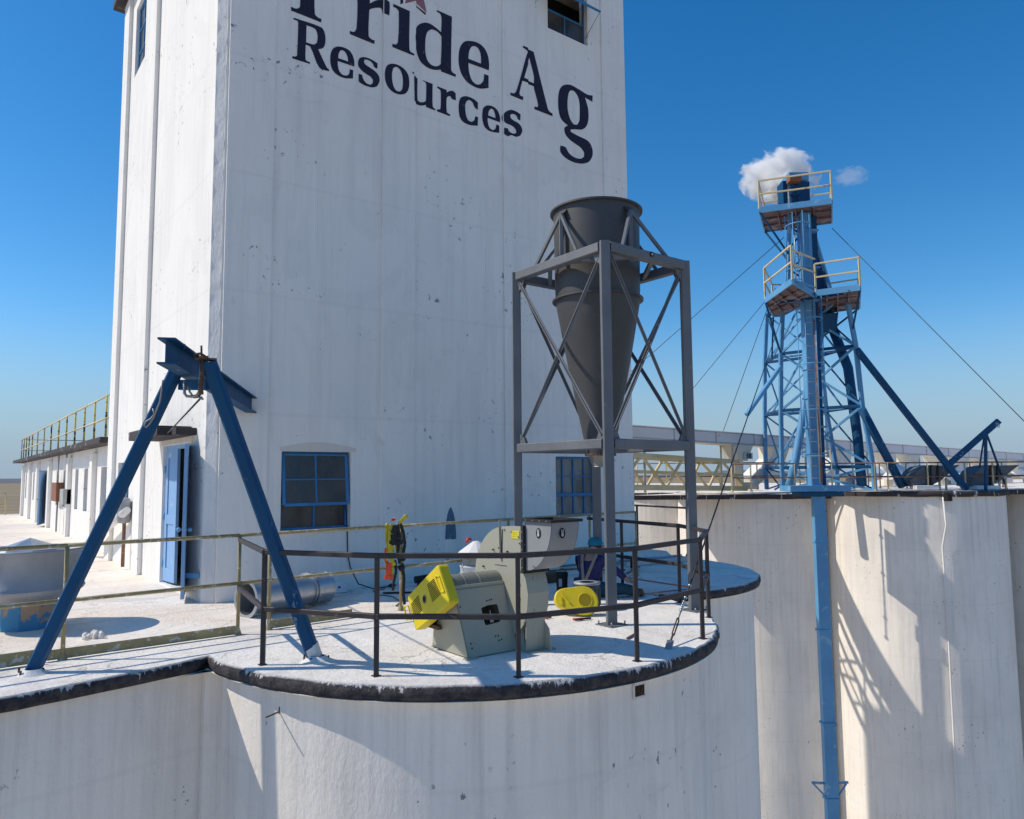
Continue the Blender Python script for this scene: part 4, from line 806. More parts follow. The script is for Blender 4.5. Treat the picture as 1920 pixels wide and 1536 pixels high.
MB().lathe((X0t + .01, (Y0t + Y1t) / 2, ZT + .012), [(.135, 0), (.135, X1t - X0t - .02)], 28, 'X', True, 0, math.pi).build('shaft_guard', M['meshg'], bl)
MB().box((X0t + .01, Y0t + .02, ZT + .012), (X1t - .01, Y0t + .034, ZT + .05)).build('guard_rim', M['beige'], bl, .002)
for x_ in (4.30, 4.48): MB().lathe((x_, (Y0t + Y1t) / 2, ZT + .012), [(.139, 0), (.139, .02)], 28, 'X', True, 0, math.pi).build('guard_band', M['beige'], bl)
MB().tube([(4.02, 6.59, .72), (4.83, 6.59, .72)], .03, 12).build('shaft', M['steel'], bl)
# belt guard
GX = 3.985
gq = [px_(x, y, GX) for x, y in ((820.6, 1058.1), (762.9, 1119.0), (778.4, 1183.8), (843, 1131))]
def cham(q, c):
    o = []
    for i in range(len(q)):
        a, p, b = q[i - 1], q[i], q[(i + 1) % len(q)]
        for k in range(4):
            t = k / 3; A = p + (a - p).normalized() * c; B = p + (b - p).normalized() * c
            o.append((A * (1 - t) + p * t) * (1 - t) + (p * (1 - t) + B * t) * t)
    return o
gc = sum(gq, V()) / 4
outer = cham(gq, .035)
gb = MB(); rings_ = []
for sc, dx in ((.965, 0), (.99, .006), (1.0, .02), (1.0, .115)): rings_.append([gc + (p - gc) * sc + V((dx, 0, 0)) for p in outer])
for j in range(3):
    n = len(outer)
    gb.add(rings_[j] + rings_[j + 1], [(i, (i + 1) % n, n + (i + 1) % n, n + i) for i in range(n)], False)
gb.sheet(rings_[0]); gb.sheet(rings_[3]); gbo = gb.build('belt_guard', M['yellow'], bl)
def gp(x, y, o=.004): p = px_(740 + x / 5.3333, 970 + y / 5.3333, GX); return p - V((o, 0, 0))
sl = MB()
for q in (((325, 675), (392, 612), (468, 772), (380, 858), 11), ((165, 868), (238, 778), (277, 935), (205, 1030), 9)):
    n = q[4]
    for k in range(n):
        t = (k + .3) / n; A = V(q[0]).lerp(V(q[3]), t); B = V(q[1]).lerp(V(q[2]), t)
        sl.beam(gp(*A, .001), gp(*B, .001), .006, .0075, V((1, 0, 0)))
sl.build('vent_slot', M['slot'], gbo)
fr2 = MB(); fq = [(408, 588), (450, 592), (502, 745), (465, 740)]
for i in range(4): fr2.beam(gp(*fq[i], .006), gp(*fq[(i + 1) % 4], .006), .012, .012)
fr2.build('raised_frame', M['yellow'], gbo)
fr3 = MB(); fq = [(112, 890), (152, 885), (185, 1020), (135, 1025)]
for i in range(4): fr3.beam(gp(*fq[i], .02), gp(*fq[(i + 1) % 4], .02), .014, .014)
fr3.build('handle', M['yellow'], gbo)
c_ = gp(300, 820, .003); bd_ = [c_ + V((0, math.cos(a) * .034, math.sin(a) * .046)) for a in [2 * math.pi * i / 20 for i in range(20)]]
MB().prism(bd_, (-.003, 0, 0)).build('badge', M['steel'], gbo)
bd2 = [c_ + V((-.004, math.cos(a) * .026, math.sin(a) * .034)) for a in [2 * math.pi * i / 20 for i in range(20)]]
MB().prism(bd2, (-.001, 0, 0)).build('badge_face', M['slot'], gbo)
MB().tube([(4.10, 6.86, .36), (4.42, 6.86, .36)], .11, 20).build('motor', M['rubber'], bl)
MB().box((4.12, 6.7, .22), (4.3, 7.0, .26)).build('motor_mount', M['rustlip'], bl)
# scroll housing
SX = 4.79; SX2 = py_(1021, 1075, 6.10).x; SY, SZ, SR = 6.42, .705, .545
sc_ = [(6.10, 1.262), (6.25, 1.264)]
for i in range(0, 25):
    a = R(78 + i * 9.2); r_ = SR - .0012 * i * 3; sc_.append((SY + math.cos(a) * -0 + r_ * math.cos(a) * 1.0, SZ + r_ * math.sin(a)))
sc_ = [(6.10, 1.262), (6.28, 1.264)] + [(SY - .0 + SR * math.cos(R(a)) , SZ + SR * math.sin(R(a))) for a in range(84, -105, -9)]
sc_ += [(6.20, .19), (6.10, .30), (6.045, .45), (6.03, .60), (6.06, .72), (6.10, .82)]
MB().prism([(SX, y_, z_) for y_, z_ in sc_], (SX2 - SX, 0, 0)).build('scroll_housing', M['beige'], bl, .004)
MB().prism([(SX - .012, y_ if y_ < 6.15 else SY + (y_ - SY) * 1.02, SZ + (z_ - SZ) * 1.015) for y_, z_ in sc_], (.012, 0, 0)).build('side_plate', M['beige'], bl)
pxp = lambda x, y, o=.016: px_(740 + x / 5.3333, 970 + y / 5.3333, SX) - V((o, 0, 0))
MB().beam(pxp(1058, 30), pxp(1070, 400), .02, .035).build('stiffener', M['beige'], bl)
MB().beam(pxp(1086, 120), pxp(1082, 440), .006, .012).build('joint_strip', M['slot'], bl)
MB().prism([pxp(1183, 135), pxp(1255, 135), pxp(1255, 215), pxp(1183, 210)], (-.002, 0, 0)).build('sticker', M['sticker'], bl)
stx = MB()
for k in range(3): stx.beam(pxp(1192, 152 + k * 20, .019), pxp(1245, 155 + k * 20, .019), .001, .004, V((1, 0, 0)))
stx.build('sticker_text', M['slot'], bl)
MB().beam(pxp(1012, 468), pxp(1128, 482), .001, .010, V((1, 0, 0))).build('red_stencil', M['pink'], bl)
blt = MB()
for x_, y_ in ((1000, 322), (1062, 305), (1143, 342), (903, 488), (938, 385), (1060, 380)):
    p = pxp(x_, y_); blt.tube([p, p - V((.018, 0, 0))], .010, 6)
blt.build('bolt', M['rustlip'], bl)
pb_ = MB()
for a in range(100, 262, 14):
    q_ = V((SX - .013, SY + SR * .955 * math.cos(R(a - 10)), SZ + SR * .955 * math.sin(R(a - 10)))); pb_.tube([q_, q_ - V((.012, 0, 0))], .009, 6)
for k in range(6): q_ = V((SX - .013, 6.16, .40 + k * .14)); pb_.tube([q_, q_ - V((.012, 0, 0))], .009, 6)
pb_.build('rim_bolt', M['steel'], bl)
MB().beam(V((SX + .09, 6.035, .16)), V((SX + .09, 6.06, .78)), .006, .004).build('weld_seam', M['greybox'], bl)
# outlet flange and elbow
fz2 = MB(); FY = 6.095
for a, b in (((SX - .04, .80), (SX2 + .04, .84)), ((SX - .04, 1.245), (SX2 + .04, 1.285)), ((SX - .04, .84), (SX - .0, 1.245)), ((SX2, .84), (SX2 + .04, 1.245))):
    fz2.box((a[0], FY - .03, a[1]), (b[0], FY + .012, b[1]))
fz2.build('outlet_flange', M['rubber'], bl)
EY0, EY1 = 6.07, py_(1033.4, 984, 5.66).y; EX2 = py_(1085, 977.5, EY1).x; EZ = 1.33
EX2 = max(min(EX2, SX + .48), SX + .3)
curve = [(EY0 - (EY0 - EY1) * math.sin(R(a)) ** .9, .83 + (EZ - .83) * (1 - math.cos(R(a))) ** .9) for a in range(0, 91, 9)]
EXn = SX - .005
chk = [(EY0, EZ)] + curve
el = MB().prism([(EXn, y_, z_) for y_, z_ in chk], (.008, 0, 0)); elo = el.build('elbow', M['elbow'], bl); MB().prism([(EX2, y_, z_) for y_, z_ in chk], (-.008, 0, 0)).build('elbow_side', M['elbow'], elo)
sk = MB()
for (y0, z0), (y1, z1) in zip(curve, curve[1:]): sk.add([(EXn, y0, z0), (EX2, y0, z0), (EX2, y1, z1), (EXn, y1, z1)], [(0, 1, 2, 3)], True)
sk.build('elbow_skin', M['elbow'], elo)
MB().box((EXn, EY0 - .006, 1.26), (EX2, EY0, EZ)).build('elbow_skin', M['elbow'], elo)
ef = MB(); 
for a, b in (((EXn - .03, EY1 - .03), (EX2 + .03, EY1 + .01)), ((EXn - .03, EY0 - .01), (EX2 + .03, EY0 + .03)), ((EXn - .03, EY1 + .01), (EXn + .008, EY0 - .01)), ((EX2 - .008, EY1 + .01), (EX2 + .03, EY0 - .01))):
    ef.box((a[0], a[1], EZ), (b[0], b[1], EZ + .028))
ef.build('elbow_flange', M['rubber'], elo)
eb = MB()
for k in range(4): y_ = EY1 + .04 + k * .11; eb.tube([(EXn - .032, y_, EZ + .014), (EXn - .026, y_, EZ + .014)], .008, 8)
for k in range(5): z_ = .86 + k * .09; eb.tube([(SX - .045, FY - .01, z_), (SX - .037, FY - .01, z_)], .008, 8)
eb.build('bolt', M['steel'], elo)
# oval lifting stickers: dark oval with a pale sling symbol
def sticker(c, u, v_, n_):
    c = V(c) + n_ * .003
    o1 = [c + u * math.cos(a) * .038 + v_ * math.sin(a) * .052 for a in [2 * math.pi * i / 24 for i in range(24)]]
    s_ = MB().prism(o1, n_ * .001).build('warning_sticker', M['slot'], elo)
    k = MB(); c2 = c + n_ * .003
    k.prism([c2 + u * math.cos(a) * .015 + v_ * (math.sin(a) * .020 - .014) for a in [2 * math.pi * i / 14 for i in range(14)]], n_ * .001)
    for s in (-1, 1): k.prism([c2 + u * (s * .009 + math.cos(a) * .005) + v_ * (.020 + math.sin(a) * .020) for a in [2 * math.pi * i / 10 for i in range(10)]], n_ * .0015)
    k.build('symbol', M['paper'], s_)
sticker((EXn, px_(1010, 1000, EXn).y, px_(1010, 1000, EXn).z), V((0, 1, 0)), UPV, V((-1, 0, 0)))
pst = py_(1054, 1000, EY1); sticker((pst.x, EY1, pst.z), V((1, 0, 0)), UPV, V((0, -1, 0)))
# scroll base
MB().prism([(SX + .02, 6.12, 0), (SX + .02, 6.80, 0), (SX + .02, 6.74, .30), (SX + .02, 6.20, .30)], (.25, 0, 0)).build('scroll_base', M['beige'], bl, .004)
MB().prism([(SX2 - .02, 5.98, 0), (SX2 - .02, 6.20, 0), (SX2 - .02, 6.15, .34), (SX2 - .02, 6.02, .22)], (.012, 0, 0)).build('base_gusset', M['beige'], bl)
MB().box((SX - .0, 6.02, 0.0), (SX2 + .08, 6.14, .012)).build('foot_plate', M['beige'], bl, .003)
MB().prism([(SX + .01, 6.10, 0.012), (SX2 - .01, 6.10, 0.012), (SX2 - .01, 6.08, .5), (SX + .01, 6.08, .5)], (0, .01, 0)).build('base_panel', M['beige'], bl)
# ================================================================== STAND AND CYCLONE
sx0, sx1, sy0, sy1 = 6.47, 8.0, 6.55, 8.37; pw_ = .125
stn = thing('steel_stand', 'tall grey square-tube stand with X braces holding the cyclone', 'stand', ((sx0 + sx1) / 2, (sy0 + sy1) / 2, 0))
ZTOP, ZM = 4.72, 2.18
cr = [(sx0, sy0), (sx1, sy0), (sx1, sy1), (sx0, sy1)]
for x_, y_ in cr:
    MB().beam((x_, y_, .012), (x_, y_, ZTOP), pw_, pw_, fh, .012).build('post', M['stand'], stn)
    MB().box((x_ - .14, y_ - .14, 0), (x_ + .14, y_ + .14, .012)).build('base_plate', M['stand'], stn)
    ab = MB()
    for a in (-1, 1):
        for b in (-1, 1): ab.tube([(x_ + a * .11, y_ + b * .11, .01), (x_ + a * .11, y_ + b * .11, .055)], .010, 6)
    ab.build('anchor_bolt', M['steel'], stn)
for z_, hh in ((ZTOP - .062, .125), (ZM, .125)):
    for i in range(4):
        a, b = V((*cr[i], z_)), V((*cr[(i + 1) % 4], z_)); d = (b - a).normalized() * (pw_ / 2 - .002)
        MB().beam(a + d, b - d, .12, hh, ch=.012).build('cross_beam', M['stand'], stn)
for i in range(4):
    a, b = V((*cr[i], 0)), V((*cr[(i + 1) % 4], 0)); d = (b - a).normalized(); n_ = V((d.y, -d.x, 0))
    zA, zB = ZM + .12, ZTOP - .16
    for k, (p, q) in enumerate(((a + d * .09 + V((0, 0, zA)), b - d * .09 + V((0, 0, zB))), (a + d * .09 + V((0, 0, zB)), b - d * .09 + V((0, 0, zA))))):
        off = n_ * (-.012 + .03 * k)
        m2 = MB(); m2.beam(p + off, q + off, .008, .06, n_.cross(d)); m2.beam(p + off + n_ * .0 - V((0, 0, 0)), q + off, .05, .008)
        m2.build('brace', M['stand'], stn)
    for s, e in ((a, d), (b, -d)):
        for z_, sg in ((ZM + .06, 1), (ZTOP - .13, -1)):
            MB().prism([s + e * .06 + V((0, 0, z_)), s + e * .20 + V((0, 0, z_)), s + e * .16 + V((0, 0, z_ + sg * .09)), s + e * .06 + V((0, 0, z_ + sg * .15))], n_ * .008).build('gusset', M['stand'], stn)
# corner diagonals at the top
for i in range(4):
    a = V((*cr[i], ZTOP - .08)); b = V((*cr[(i + 1) % 4], ZTOP - .08)); c = V((*cr[i - 1], ZTOP - .08))
    MB().beam(a + (b - a) * .42, a + (c - a) * .42, .06, .06).build('corner_tie', M['stand'], stn)
cx_, cy_ = (sx0 + sx1) / 2 - .02, (sy0 + sy1) / 2
Dc = (V((cx_, cy_, 3)) - CAM).dot(fwd)
def zc_(y): # height on the cyclone axis of an image row
    lo_, hi_ = 0, 12
    for _ in range(40):
        mid = (lo_ + hi_) / 2; q = V((cx_, cy_, mid)) - CAM; yy = 768 - F_PX * q.dot(u2) / q.dot(fwd)
        if yy > y: lo_ = mid
        else: hi_ = mid
    return (lo_ + hi_) / 2
def pxr(npx, z): q = V((cx_, cy_, z)) - CAM; return npx * q.dot(fwd) / F_PX
zt_, z2_, z3_ = zc_(402), zc_(566), zc_(851)
cyc = thing('cyclone_hopper', 'dark grey conical dust cyclone hanging inside the tall grey stand', 'cyclone', (cx_, cy_, z3_))
cy = MB().lathe((cx_, cy_, 0), [(pxr(80, zt_), zt_), (pxr(79, z2_), z2_ + .12), (pxr(78, z2_), z2_ + .01)], 64); cy.build('cylinder', M['cyclone'], cyc)
cn = MB().lathe((cx_, cy_, 0), [(pxr(79, z2_), z2_), (pxr(60, z2_ - .9), z2_ - .82), (pxr(26, z3_), z3_ + .02), (pxr(26, z3_), z3_)], 64); cn.build('cone', M['cyclone'], cyc)
for z_, r0, r1 in ((zt_, 78, 86), (z2_, 77, 85)):
    MB().lathe((cx_, cy_, 0), [(pxr(r0, z_), z_ + .018), (pxr(r1, z_), z_ + .018), (pxr(r1, z_), z_ - .006), (pxr(r0, z_), z_ - .006)], 64, smooth=False).build('flange', M['cyclone'], cyc)
MB().lathe((cx_, cy_, 0), [(pxr(80, zt_) - .01, zt_), (pxr(79, z2_) - .01, z2_)], 64).build('liner', M['slot'], cyc)
MB().lathe((cx_, cy_, 0), [(.10, z3_), (.215, z3_), (.215, z3_ - .03), (.10, z3_ - .03)], 32, smooth=False).build('flange', M['rustlip'], cyc)
MB().lathe((cx_, cy_, 0), [(.165, z3_ - .03), (.11, z3_ - .17), (.115, z3_ - .18)], 32).build('discharge_spout', M['steel'], cyc)
zq = zc_(688); MB().lathe((cx_, cy_, 0), [(pxr(46, zq) + .012, zq), (pxr(46, zq) + .012, zq + .006)], 48).build('weld_seam', M['steel'], cyc)
# four lug supports standing on the stand's corner area
rc = pxr(82, zt_)
for k, (ux, uy) in enumerate(((-1, 0), (0, -1), (1, 0), (0, 1))):
    base = V((cx_ + ux * (sx1 - sx0) / 2, cy_ + uy * (sy1 - sy0) / 2, ZTOP)); n_ = V((ux, uy, 0)); tt = V((-uy, ux, 0))
    topp = V((cx_, cy_, zt_ - .14)) + n_ * (rc + .04)
    lug = MB(); lug.beam(V((topp.x, topp.y, ZTOP - .02)), topp, .055, .055)
    mid = V((topp.x, topp.y, ZTOP - .05))
    lug.beam(topp, V((base.x, base.y, ZTOP)) + tt * .42 - n_ * .0, .045, .045); lug.beam(topp, V((base.x, base.y, ZTOP)) - tt * .42, .045, .045)
    lug.beam(mid, V((base.x, base.y, ZTOP - .05)), .06, .05)
    lg_ = lug.build('support_strut', M['stand'], cyc)
    MB().prism([topp + tt * .07, topp - tt * .07, topp - tt * .05 - n_ * .12 + V((0, 0, .13)), topp + tt * .05 - n_ * .12 + V((0, 0, .13))], n_ * .01).build('lug_plate', M['cyclone'], cyc)
pr_ = py_(1222, 477, sy0 - .064)
MB().lathe((pr_.x, sy0 - .066, pr_.z), [(.035, 0), (.035, -.006), (.0, -.006)], 20, 'Y').build('warning_sticker', M['slot'], stn)
MB().lathe((pr_.x, sy0 - .0745, pr_.z), [(.016, 0), (.0, -.001)], 12, 'Y').build('warning_symbol', M['paper'], stn)
# ================================================================== PULLEY GUARD, MOTOR, BUCKET, TOOLS
og = pz(1083, 1156); 
ogt = thing('oval_belt_guard', 'yellow oval belt guard with round mesh panel leaning on the motor', 'belt guard', og)
gx = rt.copy(); gu = (UPV * .92 + fh * .39).normalized(); gn = gx.cross(gu).normalized()
if gn.dot(fwd) > 0: gn = -gn
Dg = (og - CAM).dot(fwd); kg = Dg / F_PX
def go(x, y, o=0): return og + gx * ((x - 1083) * kg) + gu * ((1156 - y) * kg) + gn * o
ovl = [(1040, 1128), (1041, 1118), (1046, 1110), (1056, 1105), (1075, 1103), (1095, 1101), (1108, 1104), (1117, 1112), (1122, 1122), (1123, 1132), (1120, 1142), (1113, 1150), (1103, 1155), (1090, 1155), (1075, 1150), (1058, 1143), (1046, 1137)]
ovs = [tuple(p) for p in smooth_loop(ovl, 3)]
cxo, cyo = 1083, 1128
ogm = MB(); n = len(ovs)
rg = [[go(cxo + (x - cxo) * s, cyo + (y - cyo) * s, o) for x, y in ovs] for s, o in ((.93, .07), (.98, .062), (1.0, .045), (1.0, -.05))]
for j in range(3): ogm.add(rg[j] + rg[j + 1], [(i, (i + 1) % n, n + (i + 1) % n, n + i) for i in range(n)], j < 2)
ogm.sheet(rg[0]); ogm.build('cover', M['yellow'], ogt)
c_ = go(1098, 1128, .072); MB().prism([c_ + gx * math.cos(a) * .085 + gu * math.sin(a) * .085 for a in [2 * math.pi * i / 28 for i in range(28)]], gn * .002).build('mesh_panel', M['slot'], ogt)
dm = MB()
for sg in (1, -1):
    d1 = (gx + gu * sg * 1.3).normalized(); d2 = gn.cross(d1)
    for i in range(-4, 5):
        o_ = i * .018; hl_ = math.sqrt(max(.084 ** 2 - o_ ** 2, 0))
        dm.beam(c_ + gn * (.004 + .001 * sg) + d2 * o_ - d1 * hl_, c_ + gn * (.004 + .001 * sg) + d2 * o_ + d1 * hl_, .0042, .003, gn)
dm.build('mesh_wire', M['yellow'], ogt)
MB().tube([c_ + gx * math.cos(a) * .088 + gu * math.sin(a) * .088 + gn * .004 for a in [2 * math.pi * i / 28 for i in range(29)]], .005, 6).build('panel_ring', M['yellow'], ogt)
MB().beam(go(1054, 1117, .08), go(1068, 1133, .08), .018, .02, gn).build('latch', M['yellow'], ogt)
MB().beam(go(1052, 1122, .078), go(1054, 1136, .078), .03, .01, gn).build('latch', M['yellow'], ogt)
mt = pz(1107, 1152); mt = mt + fh * .38; mtt = thing('electric_motor', 'grey finned motor with round flange behind the yellow oval guard', 'motor', V((mt.x, mt.y, 0)))
mc = V((mt.x, mt.y, .0))
MB().lathe(mc, [(.0, .02), (.16, .02), (.17, .04), (.17, .30), (.15, .32)], 28).build('housing', M['hood'], mtt)
MB().lathe(mc, [(.10, .33), (.175, .33), (.18, .345), (.175, .36), (.10, .36)], 28).build('flange', M['galvold'], mtt)
fn = MB()
for k in range(16): a = 2 * math.pi * k / 16; fn.beam(mc + V((math.cos(a) * .175, math.sin(a) * .175, .06)), mc + V((math.cos(a) * .175, math.sin(a) * .175, .29)), .012, .03)
fn.build('fin', M['hood'], mtt)
bk = pz(1054, 1110); bk = V((bk.x, bk.y, 0)); bkt = thing('tool_canister', 'black canister with a white label beside the seated worker', 'canister', bk)
MB().lathe(bk, [(.0, 0), (.08, 0), (.085, .02), (.09, .26), (.095, .27), (.095, .30), (.0, .31)], 20).build('can', M['rubber'], bkt)
MB().tube([bk + V((-.08, 0, .31)), bk + V((-.05, 0, .35)), bk + V((.05, 0, .35)), bk + V((.08, 0, .31))], .010, 6).build('handle', M['steel'], bkt)
ln_ = (CAM - bk); ln_.z = 0; ln_.normalize(); ls = V((-ln_.y, ln_.x, 0))
MB().prism([bk + ln_ * .092 + ls * a + V((0, 0, b)) for a, b in ((-.05, .09), (.0, .09), (.0, .21), (-.05, .21))], ln_ * .003).build('label', M['paper'], bkt)
def pliers(p, a, label, cat='pliers'):
    t = thing('pliers', label, cat, p); d = V((math.cos(a), math.sin(a), 0)); s = V((-d.y, d.x, 0)); z = V((0, 0, .02))
    for k in (-1, 1): MB().tube([p + z, p + z - d * .06 + s * k * .012, p + z - d * .16 + s * k * .035], [.012, .014, .013], 8).build('handle', M['red'] if k > 0 else M['rubber'], t)
    MB().beam(p + z, p + z + d * .07, .035, .02).build('jaw', M['rubber'], t)
pliers(pz(1098, 1163), R(-15), 'red-handled pliers on the roof in front of the oval guard')
pliers(pz(1012, 1158), R(100), 'red-handled tool half hidden behind the blower base', 'tool')
one(MB().beam(pz(1176, 1197, .015), pz(1190, 1189, .015), .02, .02), 'short_bar', M['rust'], 'short bar lying by a railing post at the edge of the blower shadow', 'bar')
# dark clutter along the tower foot behind the worker
rngc = random.Random(11)
lad = thing('ladder', 'long aluminium ladder lying flat in the shade right of the tower', 'ladder', pz(1200, 1062))
la, lb = pz(1160, 1062), pz(1292, 1050); ld = (lb - la).normalized(); lsd = V((-ld.y, ld.x, 0)) * .22
for s in (-1, 1): MB().beam(la + lsd * s + V((0, 0, .06)), lb + lsd * s + V((0, 0, .06)), .03, .08).build('side_rail', M['galv'], lad)
for k in range(14): p = la + ld * ((lb - la).length * (k + .5) / 14) + V((0, 0, .06)); MB().tube([p - lsd, p + lsd], .016, 8).build('rung', M['galv'], lad)
for i, (x, y, m_, lb_) in enumerate(((1010, 1085, 'galvold', 'loose pipe end on the shaded roof behind the blower outlet'), (1030, 1092, 'boot', 'dark brown bag on the shaded roof by the blower outlet'), (1150, 1045, 'rubber', 'black coil of hose in the shade behind the grey post'), (1182, 1067, 'rubber', 'round black fitting lying in front of the ladder'))):
    p = pz(x, y)
    if i == 1: mb_ = MB().box(tuple(p + V((-.25, -.1, 0))), tuple(p + V((.2, .15, .16))))
    elif i == 0: mb_ = MB().tube([p + V((-.5, .3, .05)), p + V((.5, -.2, .05))], .04, 10)
    elif i == 2: mb_ = MB().tube([p + V((math.cos(k * .5) * .22, math.sin(k * .5) * .22, .03 + k * .003)) for k in range(34)], .02, 6)
    else: mb_ = MB().tube([p + V((0, 0, .1)), p + V((.1, -.1, .1))], .09, 14)
    one(mb_, ('pipe', 'bag', 'hose', 'fitting')[i], M[m_], lb_, ('pipe', 'bag', 'hose', 'fitting')[i], None, .02 if i == 1 else 0)
st_ = MB()
for k in range(9):
    a = pz(1008 + k * 21, 1082 - (k % 4) * 8); b = a + V((rngc.uniform(.4, .9), rngc.uniform(-.8, .6), 0)); t_ = thing('steel_offcut', ['long steel offcut', 'rusty steel strip', 'grey flat bar'][k % 3] + ' lying in the shaded clutter, number ' + str(k + 1) + ' from the left', 'offcut', a, 'steel offcuts scattered in the shade by the tower')
    MB().beam(a + V((0, 0, .03 + k * .004)), b + V((0, 0, .03 + k * .004)), .05, .03).build('bar', M[['galvold', 'rust', 'stand'][k % 3]], t_)
rp = MB().tube([pz(1163, 1081, .10), pz(1200, 1087, .12), pz(1245, 1094, .10), pz(1292, 1101, .12)], .012, 6)
one(rp, 'orange_rope', M['rope'], 'pale orange rope running from the worker to the right stand post', 'rope')
one(MB().tube([pz(1150, 1122, .02), pz(1200, 1115, .02), pz(1260, 1108, .02), pz(1300, 1104, .02)], .010, 6), 'red_hose', M['rust'], 'thin rust-red hose lying along the shadow line', 'hose')
# ================================================================== SEATED WORKER (seen from behind)
def skin_body(name, joints, edges, m_, parent, sub=2, root=0):
    off = rootloc(parent)
    me = bpy.data.meshes.new(name); me.from_pydata([tuple(V(p) - off) for p, r_ in joints], edges, []); me.materials.append(m_)
    o = bpy.data.objects.new(name, me); col.objects.link(o); o.parent = parent
    o.modifiers.new('skin', 'SKIN'); 
    if not me.skin_vertices: 
        pass
    for i, (p, r_) in enumerate(joints):
        rr2 = r_ if isinstance(r_, tuple) else (r_, r_); me.skin_vertices[0].data[i].radius = rr2; me.skin_vertices[0].data[i].use_root = (i == root)
    s = o.modifiers.new('sub', 'SUBSURF'); s.levels = s.render_levels = sub
    o.modifiers['skin'].use_smooth_shade = True
    return o
pp = pz(1103, 1119); pp.z = 0
wk = thing('person', 'seated worker seen from behind in navy shirt, tan straps and turquoise cap', 'person', pp)
f_ = (fh * .86 + rt * .5).normalized(); s_ = V((f_.y, -f_.x, 0))      # facing away and a little right
def B(f, s, z): return pp + f_ * f + s_ * s + UPV * z
sk_ = [(B(0, 0, .13), .145), (B(.03, 0, .26), (.15, .12)), (B(.10, 0, .40), (.165, .12)), (B(.17, 0, .53), (.15, .10)), (B(.21, 0, .60), .06), (B(.26, 0, .68), (.085, .095)), (B(.30, 0, .76), (.075, .09)),
       (B(.16, -.19, .53), .055), (B(.30, -.25, .34), .045), (B(.50, -.20, .22), .034), (B(.57, -.19, .20), .022),
       (B(.16, .19, .53), .055), (B(.22, .36, .38), .045), (B(.22, .52, .26), .034), (B(.22, .60, .23), .026),
       (B(.05, -.10, .12), .10), (B(.42, -.24, .30), .065), (B(.66, -.20, .08), .045), (B(.76, -.22, .04), .04),
       (B(.05, .12, .11), .10), (B(.16, .52, .13), .068), (B(.30, .70, .07), .045), (B(.38, .68, .05), .04)]
ed = [(0, 1), (1, 2), (2, 3), (3, 4), (4, 5), (5, 6), (3, 7), (7, 8), (8, 9), (9, 10), (3, 11), (11, 12), (12, 13), (13, 14), (0, 15), (15, 16), (16, 17), (17, 18), (0, 19), (19, 20), (20, 21), (21, 22)]
for hnd, e0 in ((10, B(.57, -.19, .20)), (14, B(.22, .60, .23))):
    dirh = (V(sk_[hnd][0]) - V(sk_[hnd - 1][0])).normalized(); sideh = dirh.cross(UPV).normalized()
    for k in range(4):
        i0 = len(sk_); a = e0 + dirh * .03 + sideh * (-.03 + .02 * k); L = (.065, .078, .072, .055)[k]
        sk_ += [(a, .011), (a + dirh * L * .5 - UPV * .005, .009), (a + dirh * L - UPV * .03, .0075)]; ed += [(hnd, i0), (i0, i0 + 1), (i0 + 1, i0 + 2)]
    i0 = len(sk_); sk_ += [(e0 + sideh * .04, .012), (e0 + sideh * .055 + dirh * .04, .009)]; ed += [(hnd, i0), (i0, i0 + 1)]
body = skin_body('body', sk_, ed, M['skin'], wk)
sh1 = [(p, (r_[0] + .018, r_[1] + .018) if isinstance(r_, tuple) else r_ + .018) for p, r_ in sk_[:4]] + [(B(.195, 0, .575), .085)] + [(sk_[i][0], sk_[i][1] + .016) for i in (7, 8, 9, 11, 12, 13)]
skin_body('shirt', sh1, [(0, 1), (1, 2), (2, 3), (3, 4), (3, 5), (5, 6), (6, 7), (3, 8), (8, 9), (9, 10)], M['navy'], wk)
tr = [(B(.02, 0, .12), .155)] + [(sk_[i][0], sk_[i][1] + .02) for i in (15, 16, 17, 19, 20, 21)]
skin_body('trousers', tr, [(0, 1), (1, 2), (2, 3), (0, 4), (4, 5), (5, 6)], M['jeans'], wk)
for a, b in ((17, 18), (21, 22)): 
    p, q = V(sk_[a][0]), V(sk_[b][0]); d = (q - p).normalized()
    skin_body('boot', [(p - d * .04 + UPV * .02, .06), (p + d * .04, .058), (q + d * .10, .045)], [(0, 1), (1, 2)], M['boot'], wk)
hc = B(.285, 0, .72)
MB().sphere(hc + UPV * .01, .104, 16, (.95, .95, 1.0)).build('hair', M['hair'], wk)
cap = MB(); cap.lathe(hc + UPV * .035, [(.112, -.02), (.115, .0), (.105, .05), (.07, .09), (0, .105)], 24); cap.build('cap', M['teal'], wk)
MB().prism([hc + UPV * .03 + f_ * (.10 + .09 * math.cos(a)) + s_ * (.09 * math.sin(a)) for a in [R(-90 + i * 18) for i in range(11)]], (0, 0, .008)).build('cap_brim', M['teal'], wk)
fc = MB(); fcx = hc + f_ * .095
fc.sphere(fcx + UPV * -.015, .016, 8, (1, 1, 1.4)); fc.build('nose', M['skin'], wk)
# tan straps forming a V on the back
def strap(pts):
    k = MB()
    for a, b in zip(pts, pts[1:]): k.beam(a, b, .045, .014, -f_)
    k.build('harness_strap', M['strap'], wk)
strap([B(.06, -.115, .615), B(-.035, -.075, .45), B(-.10, -.03, .28), B(-.135, 0, .16)]); strap([B(.06, .115, .615), B(-.035, .075, .45), B(-.10, .02, .28), B(-.135, .005, .17)])
